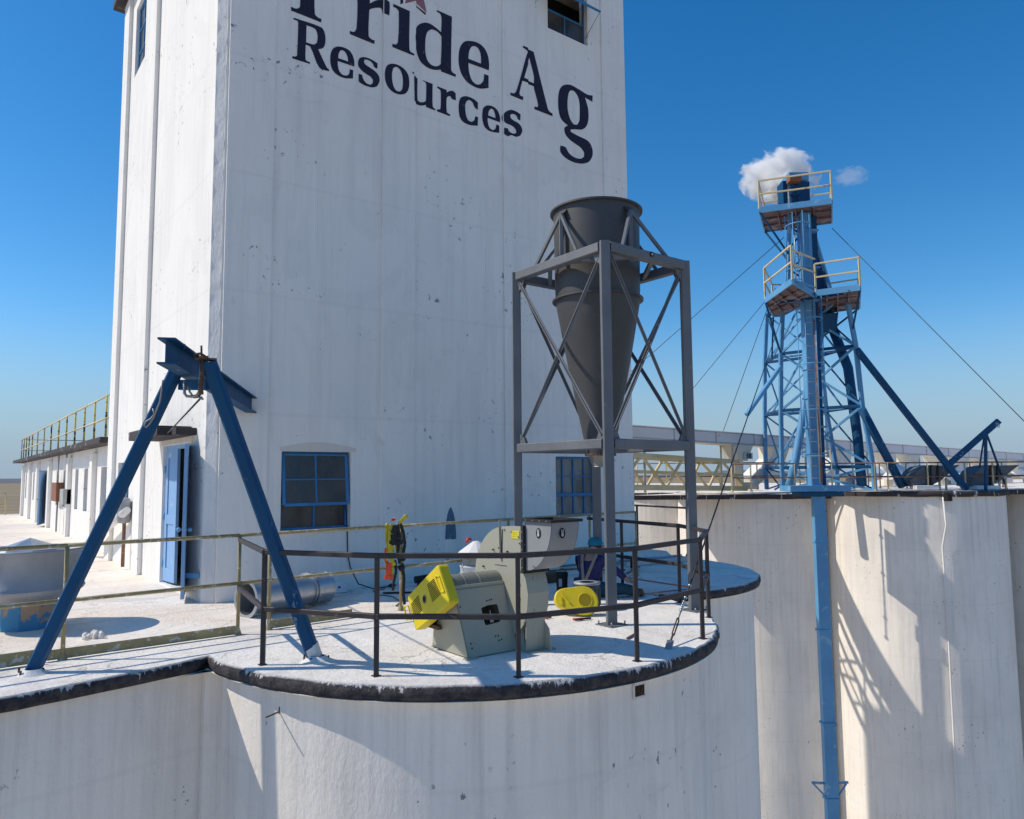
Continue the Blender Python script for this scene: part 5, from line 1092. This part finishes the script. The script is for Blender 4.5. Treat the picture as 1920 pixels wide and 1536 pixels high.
# ================================================================== GUY WIRE WITH TURNBUCKLE
gw0 = pz(1252, 1218); gw1 = at(1465, 598, 27.5)
gwr = thing('guy_wire', 'dark guy wire with turnbuckle anchored on the near silo top, rising to the blue tower', 'guy wire', gw0)
gd = (gw1 - gw0).normalized()
def gpt(k, o=V()): return gw0 + gd * k + o
MB().tube([gpt(1.0), gw1], .011, 6).build('wire', M['cable'], gwr)
MB().beam(gw0 + UPV * -.01, gpt(.16), .07, .03).build('anchor', M['galv'], gwr)
tb = MB(); so_ = gd.cross(fwd).normalized() * .016
MB().tube([gpt(.14), gpt(.30)], .012, 8).build('eye_bolt', M['rustlip'], gwr)
for s in (-1, 1): tb.tube([gpt(.28, so_ * s * .4), gpt(.31, so_ * s), gpt(.60, so_ * s), gpt(.63, so_ * s * .4)], .008, 6)
tb.build('turnbuckle', M['rustlip'], gwr)
MB().tube([gpt(.60), gpt(.80)], .009, 8).build('threaded_rod', M['steel'], gwr)
ch_ = MB()
for k in range(5): ch_.sphere(gpt(.80 + k * .05), .022, 8, (1, .6, 1))
ch_.build('shackle', M['galv'], gwr)
cl2 = MB()
for k in (1.1, 1.25, 1.4): cl2.sphere(gpt(k), .022, 8)
cl2.build('wire_clip', M['galv'], gwr)
# ================================================================== FAR SILOS
ZF = 1.14; ZG = 1.0
far = []
for (x, D, R_, zt0, ov, lab) in ((1235, 35.5, 3.3, ZG, .10, 'far silo mostly hidden by the tower and grey stand'), (1412, 32.2, 3.3, ZG, .05, 'far silo left of the blue downspout'), (1706, 29.0, 3.1, ZF, .10, 'far silo right of the blue downspout, crossed by lattice shadows'), (2006, 29.8, 3.1, ZF, .10, 'shaded far silo at the right edge of the photo')):
    c = at(x, 900, D); far.append((c.x, c.y))
    t = thing('concrete_silo', lab, 'silo', (c.x, c.y, -38))
    MB().lathe((c.x, c.y, 0), [(R_, z) for z in (-38, -25, -18, -12, -7, -3, zt0 - .2)], 110).build('wall', M['silo'], t)
    n = 120; e = MB(); rgs = []
    for (dr_, z) in ((-.3, zt0 - .201), (ov, zt0 - .20), (ov + .02, zt0 - .10), (ov, zt0 - .02), (ov - .07, zt0)):
        rgs.append([(c.x + (R_ + dr_ + .012 * math.sin(i * 1.3 + z * 9)) * math.cos(2 * math.pi * i / n), c.y + (R_ + dr_ + .012 * math.sin(i * 1.3 + z * 9)) * math.sin(2 * math.pi * i / n), z + .01 * math.sin(i * .7)) for i in range(n)])
    for a, b in zip(rgs, rgs[1:]): e.add(a + b, [(i, (i + 1) % n, n + (i + 1) % n, n + i) for i in range(n)], True)
    e.build('rim', M['rim_far'], t)
    MB().lathe((c.x, c.y, 0), [(R_ + ov - .08, zt0 - .004), (0, zt0)], 60).build('roof', M['roof'], t)
fc0 = [V((*c, 0)) for c in far]
def far_slab(pts, z):
    P = [at(x, 900, D) for x, D in pts]
    MB().prism([(p.x, p.y, z - .02) for p in P], (0, 0, -.17)).build('far_roof_edge', M['rim_far'])['kind'] = 'structure'
    MB().sheet([(p.x, p.y, z - .014) for p in P]).build('far_roof_deck', M['roof'])['kind'] = 'structure'
far_slab([(1180, 28.95), (1552, 28.75), (1600, 31), (1640, 60), (1080, 70), (1150, 37), (1262, 36), (1262, 31.2), (1225, 29.9)], ZG)
far_slab([(1552, 28.7), (1585, 27.2), (1640, 26.3), (1780, 26.3), (1860, 27.2), (1880, 27.6), (2400, 27.2), (2600, 60), (1640, 64), (1590, 31)], ZF)
dk = [fc0[1] + fh * 1.0, fc0[2] + fh * 1.2, fc0[3] + rt * 20 + fh * 1.0, fc0[3] + rt * 30 + fh * 45, fc0[0] - rt * 6 + fh * 40, fc0[0] + fh * 1.5]
MB().prism([(p.x, p.y, ZG - .2) for p in dk], (0, 0, -38)).build('silo_block_wall', M['silo'])['kind'] = 'structure'
# white drain pipe down the right silo
def oncyl2(x, y, c, r=3.1):
    for k in range(4000):
        q = CAM + ray(x, y) * (22 + k * .005)
        if math.dist((q.x, q.y), c) < r: return q - ray(x, y) * .08
wp = [oncyl2(x, y, far[2]) for x, y in ((1768, 932), (1774, 985), (1767, 1025), (1776, 1150), (1785, 1320), (1796, 1530), (1806, 1700))]
one(MB().tube(wp, .035, 8), 'drain_pipe', M['white'], 'thin white pipe running down the right-hand far silo', 'pipe')
q = oncyl2(1776, 933, far[2]); one(MB().box(tuple(q - V((.12, .12, .12))), tuple(q + V((.12, .12, .12)))), 'scupper', M['slot'], 'small dark square opening under the rim of the right far silo', 'scupper', None, .01)
# ================================================================== BLUE DOWNSPOUT / LEG CASING
LD = 26.0
lb_ = at(1536, 914, LD); XL, YL_ = lb_.x, lb_.y
def zrow(y, x0=None, xy=None):
    X, Y = xy or (XL, YL_); lo_, hi_ = -60, 30
    for _ in range(50):
        mid = (lo_ + hi_) / 2; q = V((X, Y, mid)) - CAM; yy = 768 - F_PX * q.dot(u2) / q.dot(fwd)
        if yy > y: lo_ = mid
        else: hi_ = mid
    return (lo_ + hi_) / 2
def LP(z, s=0, f=0): return V((XL, YL_, z)) + rt * s + fh * f
def rbox(m, s0, s1, f0, f1, z0, z1): m.hexa([LP(z0, s0, f0), LP(z0, s1, f0), LP(z0, s1, f1), LP(z0, s0, f1)], [LP(z1, s0, f0), LP(z1, s1, f0), LP(z1, s1, f1), LP(z1, s0, f1)]); return m
ds_ = thing('downspout', 'square blue grain spout running down between two far silos', 'spout', LP(-38))
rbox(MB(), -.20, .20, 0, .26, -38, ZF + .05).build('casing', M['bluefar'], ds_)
for y in (1015, 1183, 1358, 1500):
    z = zrow(y); rbox(MB(), -.24, .24, -.04, .30, z - .035, z + .035).build('flange', M['bluefar'], ds_)
z = zrow(1495)
for s in (-1, 1):
    MB().beam(LP(z + .40, s * .20, .15), LP(z + .40, s * .62, .2), .07, .07).beam(LP(z + .36, s * .56, .2), LP(z, s * .22, .08), .05, .05).build('bracket', M['bluefar'], ds_)
# ================================================================== BUCKET ELEVATOR TOWER
bt = thing('bucket_elevator', 'tall blue lattice elevator tower with railed platforms on the far silo roof', 'elevator tower', LP(ZF))
zh = at(1424, 397, 27.0).z; zm = at(1462, 566, 27.0).z
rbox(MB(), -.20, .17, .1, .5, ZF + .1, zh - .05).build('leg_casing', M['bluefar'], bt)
rbox(MB(), .22, .38, .3, .5, ZF + .1, zm - .05).build('leg_casing', M['blue'], bt)
rbox(MB(), .18, .52, .45, .9, zm, zh - .05).build('leg_casing', M['blue'], bt)
for y in (430, 500, 560, 690, 745, 800, 850): z = zrow(y); rbox(MB(), -.24, .42, .06, .56, z - .03, z + .03).build('casing_flange', M['bluefar'], bt)
rbox(MB(), -1.1, 1.0, -.25, .8, ZF + .02, ZF + .22).build('boot_platform', M['bluefar'], bt)
rbox(MB(), -.7, .8, -.15, .7, ZF - .16, ZF + .0).build('boot', M['blue'], bt)
rows = [912, 877, 768, 660, 562]
lx = [1468, 1466, 1464, 1464, 1468]; rx = [1640, 1637, 1617, 1605, 1586]
FRT = [[at(lx[i], rows[i], 28.9), at(rx[i], rows[i] - 3, 27.2)] for i in range(5)]
zz_ = [ZF] + [FRT[i][0].z * .7 + FRT[i][1].z * .3 for i in range(1, 5)]
for i in range(5):
    for j in range(2): FRT[i][j].z = zz_[i]
BAK = [[FRT[i][0] + fh * 2.3 + rt * .15, FRT[i][1] + fh * 2.3 - rt * .35] for i in range(5)]
for j in range(2):
    for S_ in (FRT, BAK):
        k = MB()
        for i in range(4): k.beam(S_[i][j], S_[i + 1][j], .15, .15)
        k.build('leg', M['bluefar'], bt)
for i in range(1, 5):
    a, b, c, d = FRT[i][0], FRT[i][1], BAK[i][1], BAK[i][0]
    for p, q in ((a, b), (b, c), (c, d), (d, a)): MB().beam(p, q, .09, .11).build('girt', M['blue'], bt)
for i in range(4):
    a0, a1, b0, b1 = FRT[i][0], FRT[i][1], FRT[i + 1][0], FRT[i + 1][1]
    m0 = (a0 + a1) / 2; m1 = (b0 + b1) / 2; mm_ = (m0 + m1) / 2
    for (p, q) in (((a1, mm_), (b1, mm_), (a0, mm_), (b0, mm_)) if i < 3 else ((a0, b1), (a1, b0))): MB().beam(p, q, .075, .09).build('brace', M['bluefar'], bt)
    a0, a1, b0, b1 = BAK[i][0], BAK[i][1], BAK[i + 1][0], BAK[i + 1][1]
    for (p, q) in ((a0, b1), (a1, b0)): MB().beam(p, q, .06, .06).build('brace', M['bluefar'], bt)
    c0_, c1_, d0_, d1_ = FRT[i][0].lerp(BAK[i][0], .5), FRT[i][1].lerp(BAK[i][1], .5), FRT[i + 1][0].lerp(BAK[i + 1][0], .5), FRT[i + 1][1].lerp(BAK[i + 1][1], .5)
    for (p, q) in ((c0_, (d0_ + d1_) / 2), (c1_, (d0_ + d1_) / 2), (d0_, d1_)): MB().beam(p, q, .06, .07).build('brace', M['bluefar'], bt)
    for S1, S2 in ((FRT, BAK),):
        for j in range(2): MB().beam(S1[i][j], S2[i + 1][j], .05, .05).build('brace', M['blue'], bt)
# mast legs from the middle platform to the head
ml = [[at(1478, 545, 27.2), at(1482, 425, 27.2)], [at(1562, 560, 28.0), at(1518, 418, 27.6)], [at(1473, 560, 28.6), at(1480, 425, 28.4)], [at(1545, 550, 28.4), at(1512, 430, 28.3)]]
for p, q in ml: MB().beam(p, V((q.x, q.y, zh - .02)), .11, .11).build('mast_leg', M['bluefar'], bt)
for k in range(3):
    t0, t1 = k / 3, (k + 1) / 3
    for a, b in ((0, 1), (1, 0), (0, 2), (1, 3)):
        p = ml[a][0].lerp(ml[a][1], t0); q = ml[b][0].lerp(ml[b][1], t1); MB().beam(p, q, .05, .05).build('brace', M['blue'], bt)
def platform(pix, z, label_m='plate', th=.10):
    P = [pz(x, y, z) for x, y in pix]; cc_ = sum(P, V()) / len(P)
    d_ = MB().prism(P, (0, 0, .03)).build('deck_plate', M['plate'], bt)
    k = MB()
    for i in range(len(P)): k.beam(P[i] + UPV * .06, P[(i + 1) % len(P)] + UPV * .06, .05, .22)
    k.build('fascia', M['bluefar'], bt)
    k = MB(); 
    for t in (.25, .5, .75): k.beam(P[0].lerp(P[1], t) - UPV * .04, P[-1].lerp(P[2], t) - UPV * .04, .05, .08)
    for t in (.33, .66): k.beam(P[0].lerp(P[-1], t) - UPV * .04, P[1].lerp(P[2], t) - UPV * .04, .04, .06)
    k.build('joist', M['plate'], bt)
    return P
def prail(P, idx, h=1.05, m1='yrail2', m2='yrail2'):
    for hh in (h, h * .52):
        k = MB()
        for i, j in idx: k.beam(P[i] + UPV * (hh + .1), P[j] + UPV * (hh + .1), .055, .055)
        k.build('top_rail' if hh == h else 'middle_rail', M[m1], bt)
    for i in sorted({a for e in idx for a in e}): MB().beam(P[i] + UPV * .1, P[i] + UPV * (h + .1), .06, .06).build('rail_post', M[m2], bt)
PH = platform([(1424, 397), (1560, 380), (1560, 417), (1434, 434)], zh)
prail(PH, [(0, 1), (1, 2), (2, 3), (3, 0)], 1.05)
PM = platform([(1435, 566), (1486, 530), (1530, 558), (1466, 592), (1450, 592)], zm)
prail(PM, [(0, 1), (0, 4), (4, 3)], 1.15)
MB().beam(at(1462, 566, 27), pz(1581, 549, zm), .12, .16).build('cross_beam', M['blue'], bt)
for dz_ in (.1, .62, 1.1): MB().beam(pz(1486, 530, zm) + UPV * dz_, pz(1530, 545, zm) + UPV * dz_, .05, .05).build('link_rail', M['bluefar' if dz_ < .2 else 'yrail2'], bt)
PR = platform([(1530, 553), (1613, 542), (1612, 577), (1530, 588)], zm)
prail(PR, [(1, 2), (0, 1), (2, 3)], 1.0)
for p, q in ((PH[3], ml[0][0].lerp(ml[0][1], .45)), (PH[0], ml[0][0].lerp(ml[0][1], .55)), (PM[0], FRT[3][0]), (PM[4], FRT[3][0] + fh * 1.0), (PR[1], FRT[3][1].lerp(FRT[4][1], .3)), (PR[2], BAK[3][1].lerp(BAK[4][1], .3))): MB().beam(p, q, .06, .06).build('knee_brace', M['blue'], bt)
# head section, motor
hz0 = zh + .08
def HB(x0, x1, y0, y1, D0, D1, nm, m_):
    a = at(x0, y1, D0); b = at(x1, y1, D0); h = at(x0, y0, D0).z
    zb = max(hz0, a.z); MB().hexa([V((a.x, a.y, zb)), V((b.x, b.y, zb)), V((b.x, b.y, zb)) + fh * (D1 - D0), V((a.x, a.y, zb)) + fh * (D1 - D0)], [V((a.x, a.y, h)), V((b.x, b.y, h)), V((b.x, b.y, h)) + fh * (D1 - D0), V((a.x, a.y, h)) + fh * (D1 - D0)]).build(nm, M[m_], bt, .02)
HB(1469, 1478, 337, 386, 27.2, 27.8, 'head_housing', 'blue'); HB(1498, 1520, 338, 386, 27.0, 27.9, 'head_housing', 'blue'); HB(1480, 1517, 322, 338, 27.2, 28.2, 'head_cover', 'bluefar')
HB(1481, 1504, 327, 339, 26.8, 27.15, 'drive_motor', 'brownbox')
for x in (1484, 1490, 1495): MB().beam(at(x, 342, 27.1), V((at(x, 384, 27.1).x, at(x, 384, 27.1).y, hz0)), .06, .06).build('drive_frame', M['blue'], bt)
MB().beam(at(1480, 352, 27.05), at(1500, 350, 27.05), .06, .06).beam(at(1480, 366, 27.05), at(1500, 364, 27.05), .06, .06).build('drive_frame', M['blue'], bt)
# ladder and cage
def cage(x0, x1, ya, yb, D, nm='ladder'):
    ax = at(x0, yb, D); k = MB(); za, zb2 = ax.z, zrow(ya, xy=(ax.x, ax.y)); wd_ = (x1 - x0) * D / F_PX
    for s in (0, 1): k.tube([V((ax.x, ax.y, za)) + rt * wd_ * s, V((ax.x, ax.y, zb2)) + rt * wd_ * s], .022, 6)
    n_ = int((zb2 - za) / .42)
    for i in range(n_): z = za + .42 * (i + .5); k.tube([V((ax.x, ax.y, z)), V((ax.x, ax.y, z)) + rt * wd_], .016, 6)
    l_ = k.build(nm, M['galv'], bt)
    c = MB(); cc_ = V((ax.x, ax.y, 0)) + rt * wd_ * .5
    for i in range(max(2, int((zb2 - za) / 1.6))):
        z = za + 1.6 * (i + .6)
        if z > zb2: break
        c.tube([cc_ + UPV * z + rt * .42 * math.cos(R(a)) - fh * .55 * math.sin(R(a)) for a in range(-10, 191, 20)], .02, 6)
    for a in (0, 45, 90, 135, 180): c.tube([cc_ + UPV * (za + .9) + rt * .42 * math.cos(R(a)) - fh * .55 * math.sin(R(a)), cc_ + UPV * zb2 + rt * .42 * math.cos(R(a)) - fh * .55 * math.sin(R(a))], .014, 6)
    c.build('safety_cage', M['bluefar'], l_)
cage(1523, 1538, 560, 908, 25.7); cage(1494, 1505, 405, 556, 26.6)
MB().tube([at(1541, 906, 25.9), at(1541 - 13, 600, 25.9)], .035, 8).build('conduit', M['rust'], bt)
# spouts inside
def pipe(pts, r_, m_, label): return MB().tube(pts, r_, 14).build('spout', M[m_], bt, label=label)
pipe([at(1548, 590, 28.6), at(1520, 700, 28.2), at(1492, 860, 27.6), at(1480, 912, 27.4)], .15, 'bluefar', None)
pipe([at(1555, 600, 28.6), at(1590, 690, 28.2), at(1608, 820, 27.8), at(1616, 912, 27.5)], .18, 'blue', None)
pipe([at(1516, 440, 28.2), at(1535, 520, 28.3), at(1552, 590, 28.5)], .24, 'blue', None)
HB2 = MB().hexa([at(1538, 625, 27.8), at(1568, 622, 27.8), at(1566, 622, 28.8), at(1540, 624, 28.8)], [at(1532, 590, 27.6), at(1572, 586, 27.6), at(1570, 590, 29), at(1536, 592, 29)]); HB2.build('distributor', M['blue'], bt)
one(MB().tube([at(1616, 768, 27.0), at(1692, 912, 27.4)], .15, 14), 'grain_spout', M['blue'], 'round blue spout slanting down right from the elevator tower to the roof', 'spout')
one(MB().beam(at(1606, 655, 27.0), at(1812, 918, 26.6), .20, .20), 'stay_strut', M['blue'], 'long blue strut slanting from the elevator tower down to the right', 'strut')
one(MB().beam(at(1463, 688, 27.0), at(1400, 778, 26.0), .14, .14), 'short_strut', M['bluefar'], 'pale blue strut reaching down left from the elevator tower', 'strut')
cnt = 0
for (a, b, c, lab) in ((at(1560, 428, 27), at(1960, 830, 20), .012, 'guy wire from the head platform down to the right edge'), (at(1470, 445, 27.4), at(1180, 700, 34), .014, 'guy wire from the head platform crossing behind the grey stand'),
                       (at(1455, 540, 28), at(1290, 740, 33), .012, 'thin guy wire left of the elevator tower, ending low behind the stand'), (at(1440, 575, 28), at(1352, 820, 31), .012, 'faint guy wire dropping steeply to the white conveyor')):
    one(MB().tube([a, b], c, 6), 'guy_wire', M['cable'], lab, 'guy wire', 'guy wires of the elevator tower')
# ================================================================== CONVEYOR, CHUTES, TRUSS, FAR RAILS
c0 = at(1120, 807, 26.4); c1 = at(1900, 857, 46); c1e = c0 + (c1 - c0) * 1.6
cvd = (c1 - c0).normalized(); cvs = V((-cvd.y, cvd.x, 0)).normalized()
cv = thing('conveyor', 'long white enclosed conveyor crossing behind the elevator tower', 'conveyor', V((c0.x, c0.y, ZF)))
MB().beam(c0, c1e, .62, .46).build('housing', M['conv'], cv)
MB().beam(c0 + UPV * .235, c1e + UPV * .235, .70, .03).build('cover', M['white'], cv)
MB().beam(c0 - UPV * .245, c1e - UPV * .245, .68, .05).build('flange', M['cream'], cv)
Lc = (c1e - c0).length
k = MB()
for i in range(int(Lc / 2.4)): p = c0 + cvd * (1.2 + i * 2.4); k.beam(p - UPV * .25, p + UPV * .25, .66, .035, cvd)
k.build('joint', M['greybox'], cv)
for i in range(int(Lc / 5)):
    p = c0 + cvd * (2.0 + i * 5.0)
    for s in (-1, 1): MB().beam(V((p.x, p.y, ZF)) + cvs * .3 * s, p - UPV * .25 + cvs * .3 * s, .08, .08).build('support', M['greybox'], cv)
def on_cv(x):
    lo_, hi_ = 0, Lc
    for _ in range(40):
        mid = (lo_ + hi_) / 2; q = c0 + cvd * mid - CAM; xx = 960 + F_PX * q.dot(r2) / q.dot(fwd)
        if xx < x: lo_ = mid
        else: hi_ = mid
    return c0 + cvd * lo_ - UPV * .27
for n_c, (x, side) in enumerate(((1380, 0), (1450, -1), (1572, -1), (1655, 1), (1700, -1), (1752, 1), (1795, -1), (1832, 1), (1868, -1), (1900, 1))):
    p = on_cv(x); hh = p.z - ZF
    t = thing('drop_chute', ('cream-white funnel chute under the conveyor with a small number plate', 'white drop chute under the conveyor, %s of the row right of the funnel' % ('', 'first', 'second', 'third', 'fourth', 'fifth', 'sixth', 'seventh', 'eighth', 'ninth')[n_c])[n_c > 0], 'chute', V((p.x, p.y, ZF)), 'drop chutes hanging under the far conveyor')
    a = [p + cvd * u * .56 + cvs * v_ * .4 for u, v_ in ((-1, -1), (1, -1), (1, 1), (-1, 1))]
    b = [p + cvd * (u * (.28 if side == 0 else .42) + side * .15) + cvs * v_ * .33 - UPV * .62 for u, v_ in ((-1, -1), (1, -1), (1, 1), (-1, 1))]
    MB().hexa(b, a).build('hopper', M['cream'], t)
    mid = sum(b, V()) / 4
    if side == 0:
        MB().beam(mid, V((mid.x, mid.y, ZF)), .42, .42).build('pipe', M['cream'], t)
        f0 = p - UPV * .42 - cvs * .42 + cvd * .22
        MB().prism([f0 + cvd * u * .26 + UPV * v_ * .13 for u, v_ in ((-1, -1), (1, -1), (1, 1), (-1, 1))], -cvs * .01).build('number_plate', M['paper'], t)
        dg = MB(); f1 = f0 - cvs * .02
        seg = {'3': 'abcdg', '8': 'abcdefg'}
        S7 = {'a': ((0, 2), (1, 2)), 'b': ((1, 1), (1, 2)), 'c': ((1, 0), (1, 1)), 'd': ((0, 0), (1, 0)), 'e': ((0, 0), (0, 1)), 'f': ((0, 1), (0, 2)), 'g': ((0, 1), (1, 1))}
        for i, ch in enumerate('38'):
            for s7 in seg[ch]:
                (x0, y0), (x1, y1) = S7[s7]
                P_ = lambda u, v_: f1 + cvd * (-.15 + i * .18 + u * .09) + UPV * (-.08 + v_ * .08)
                dg.beam(P_(x0, y0), P_(x1, y1), .03, .028, cvs)
        dg.build('number', M['slot'], t)
    else:
        e = mid + (rt * -.75 - fh * .35 if side < 0 else rt * .45 - fh * .75) * hh; MB().beam(mid + UPV * .15, V((e.x, e.y, ZF + .25)), .80, .5).build('pipe', M['white'], t)
        MB().beam(V((e.x, e.y, ZF)), V((e.x, e.y, ZF + .3)), .85, .7).build('collar', M['cream'], t)
        MB().lathe(V((mid.x, mid.y, 0)) - cvs * .6, [(.22, ZF), (.22, ZF + .3), (.16, ZF + .42), (0, ZF + .42)], 14).build('actuator', M['galvold'], t)
# truss bridge
tr_ = thing('truss_bridge', 'ochre-yellow truss walkway between the tower and the far silos', 'bridge', at(1187, 915, 26.5))
A0, A1 = at(1160, 914, 26.0), at(1400, 916, 30.5); T0, T1 = at(1160, 851, 26.0), at(1385, 866, 30.2)
zA, zT = (A0.z + A1.z) / 2 + .0, (T0.z + T1.z) / 2
wv = fh * 1.3 - rt * .5
for s in (0, 1):
    o_ = wv * s
    MB().beam(A0 + o_, A1 + o_, .10, .20).build('chord', M['truss'], tr_); MB().beam(T0 + o_, T1 + o_, .10, .16).build('chord', M['truss'], tr_)
    MB().beam(A0.lerp(T0, .5) + o_, A1.lerp(T1, .5) + o_, .05, .09).build('rail', M['truss'], tr_)
    n_ = 3
    for k in range(n_):
        a = A0.lerp(A1, k / n_) + o_; b = A0.lerp(A1, (k + 1) / n_) + o_; c = T0.lerp(T1, (k + .5) / n_) + o_
        MB().beam(a, c, .09, .09).build('diagonal', M['truss'], tr_); MB().beam(c, b, .09, .09).build('diagonal', M['truss'], tr_)
for k in range(6):
    p = A0.lerp(A1, k / 5); MB().beam(p, p + wv, .08, .08).build('cross_member', M['truss'], tr_)
pf_ = [at(x, 900, 26.9) for x in (1372, 1408, 1490, 1560, 1640, 1665, 1740, 1810, 1862, 1925)]
rail('guard_rail', 'rusty yellow pipe rail along the far silo roof behind the downspout', [(p.x, p.y) for p in pf_], 1.0, .5, M['rust'], M['yrail2'], .025, .028, ZF)
pf2 = [at(x, 900, 30.5) for x in (1195, 1250, 1300, 1350, 1420, 1500)]
rail('guard_rail', 'second thin rail behind the truss bridge on the far roof', [(p.x, p.y) for p in pf2], 1.1, .55, M['rust'], M['yrail2'], .022, .025, ZF)
pf3 = [at(x, 900, 31) for x in (1560, 1600, 1650, 1700, 1760, 1820, 1880, 1930)]
rail('guard_rail', 'back rail among the white chutes on the far roof', [(p.x, p.y) for p in pf3], 1.05, .5, M['rust'], M['rust'], .020, .025, ZF)
# dark aeration fans
for (x0, lab) in ((1708, 'dark grey curved fan hood on the far roof, left of the pair'), (1820, 'dark grey curved fan hood at the far right of the roof')):
    t = thing('roof_fan', lab, 'fan', at(x0 + 30, 912, 27.3), 'dark fan hoods on the far silo roof')
    pr2 = [(0, 40), (2, 26), (10, 12), (22, 3), (40, 0), (64, 2), (92, 0), (74, 14), (56, 30), (44, 36), (40, 40)]
    poly = [at(x0 + a, 872 + b, 27.0) for a, b in pr2]; MB().prism(poly, fh * .9).build('hood', M['hood'], t, .02)
    q = at(x0 + 36, 890, 26.95); MB().beam(at(x0 + 37, 872, 26.97), at(x0 + 37, 911, 26.97), .06, .05).beam(at(x0 + 50, 872, 26.97), at(x0 + 50, 900, 26.97), .06, .05).build('rib', M['rubber'], t)
    MB().beam(at(x0 + 4, 914, 27.0), at(x0 + 46, 914, 27.0), .5, .14).build('base', M['white'], t)
    for a in (54, 66): MB().beam(at(x0 + a, 896, 27.1), V((at(x0 + a, 914, 27.1).x, at(x0 + a, 914, 27.1).y, ZF)), .06, .06).build('leg', M['truss'], t)
bm_ = thing('boom', 'blue inclined boom on slender posts at the right of the far roof', 'boom', at(1847, 915, 26.7))
MB().beam(at(1778, 872, 26.7), at(1873, 789, 26.4), .15, .20).build('arm', M['blue'], bm_)
MB().beam(at(1848, 812, 26.5), V((at(1848, 915, 26.5).x, at(1848, 915, 26.5).y, ZF)), .09, .09).build('post', M['blue'], bm_)
pq = at(1888, 915, 27.2); MB().beam(at(1850, 814, 26.5), V((pq.x, pq.y, ZF)), .06, .06).build('strut', M['blue'], bm_)
pq = at(1830, 915, 27.8); MB().beam(at(1846, 814, 26.5), V((pq.x, pq.y, ZF)), .05, .05).build('strut', M['blue'], bm_)
MB().tube([at(1869, 793, 26.35), at(1874, 797, 26.35), at(1873, 802, 26.35), at(1869, 799, 26.35)], .015, 6).build('eye', M['steel'], bm_)
# blower of debris on the near roof: cement lump and the pebbles around it
lp = pz(172, 1197); lm = MB(); rl = random.Random(5)
for k in range(16): lm.sphere(lp + V((rl.uniform(-.10, .10), rl.uniform(-.07, .07), rl.uniform(.0, .03))), rl.uniform(.018, .04), 7, (1, 1, rl.uniform(.6, 2.2)))
one(lm, 'cement_lump', M['roof'], 'small heap of white cement on the roof left of the yellow rail post', 'cement lump')
# ================================================================== CLOUDS
def cloud(name, x0, x1, y0, y1, D, label, dens, seed):
    m, t, b = newmat(name + '_vapour'); t.nodes.remove(b); out = [n for n in t.nodes if n.type == 'OUTPUT_MATERIAL'][0]
    pv_ = t.nodes.new('ShaderNodeVolumePrincipled'); pv_.inputs['Color'].default_value = (1, 1, 1, 1); pv_.inputs['Anisotropy'].default_value = 0.2
    tc = t.nodes.new('ShaderNodeTexCoord'); ln2 = t.nodes.new('ShaderNodeVectorMath'); ln2.operation = 'LENGTH'
    sc3 = t.nodes.new('ShaderNodeMapping'); t.links.new(tc.outputs['Object'], sc3.inputs[0]); 
    nz1 = t.nodes.new('ShaderNodeTexNoise'); nz1.inputs['Scale'].default_value = 2.2; nz1.inputs['Detail'].default_value = 7; nz1.inputs['Roughness'].default_value = .62; nz1.inputs['Distortion'].default_value = .4
    mp2 = t.nodes.new('ShaderNodeMapping'); mp2.inputs['Location'].default_value = (seed, seed, seed); t.links.new(tc.outputs['Object'], mp2.inputs[0]); t.links.new(mp2.outputs[0], nz1.inputs['Vector'])
    t.links.new(sc3.outputs[0], ln2.inputs[0])
    s1 = mul(t, ln2.outputs['Value'], mul(t, nz1.outputs['Fac'], -2.3, 'MULTIPLY'), 'ADD')
    nzneg = t.nodes.new('ShaderNodeMath'); nzneg.operation = 'MULTIPLY_ADD'; nzneg.inputs[1].default_value = -2.4; nzneg.inputs[2].default_value = 1.15
    t.links.new(nz1.outputs['Fac'], nzneg.inputs[0])
    sm_ = t.nodes.new('ShaderNodeMath'); sm_.operation = 'ADD'; t.links.new(ln2.outputs['Value'], sm_.inputs[0]); t.links.new(nzneg.outputs[0], sm_.inputs[1])
    f = t.nodes.new('ShaderNodeMapRange'); f.inputs['From Min'].default_value = .78; f.inputs['From Max'].default_value = .58; f.inputs['To Min'].default_value = 0; f.inputs['To Max'].default_value = dens; t.links.new(sm_.outputs[0], f.inputs['Value'])
    t.links.new(f.outputs[0], pv_.inputs['Density']); t.links.new(pv_.outputs[0], out.inputs['Volume'])
    k = D / F_PX; c = at((x0 + x1) / 2, (y0 + y1) / 2, D); hw, hh = (x1 - x0) / 2 * k, (y1 - y0) / 2 * k
    mb = MB().sphere((0, 0, 0), 1.0, 24); me = bpy.data.meshes.new(name); me.from_pydata([tuple(v_) for v_ in mb.v], [], mb.f); me.materials.append(m)
    bm = bmesh.new(); bm.from_mesh(me); bmesh.ops.remove_doubles(bm, verts=bm.verts, dist=1e-4); bmesh.ops.recalc_face_normals(bm, faces=bm.faces); bm.to_mesh(me); bm.free()
    o = bpy.data.objects.new(name, me); col.objects.link(o); o.location = c
    o.rotation_euler = (0, 0, -YAW); o.scale = (hw * 1.06, hw * .8, hh * 1.08)
    return tag(o, label, 'cloud')
cloud('cloud', 1388, 1535, 282, 382, 2600, 'white fluffy cloud behind the head of the elevator tower', .06, 3.1)
cloud('cloud', 1560, 1630, 312, 350, 2600, 'small faint cloud wisp right of the elevator tower head', .006, 8.4)
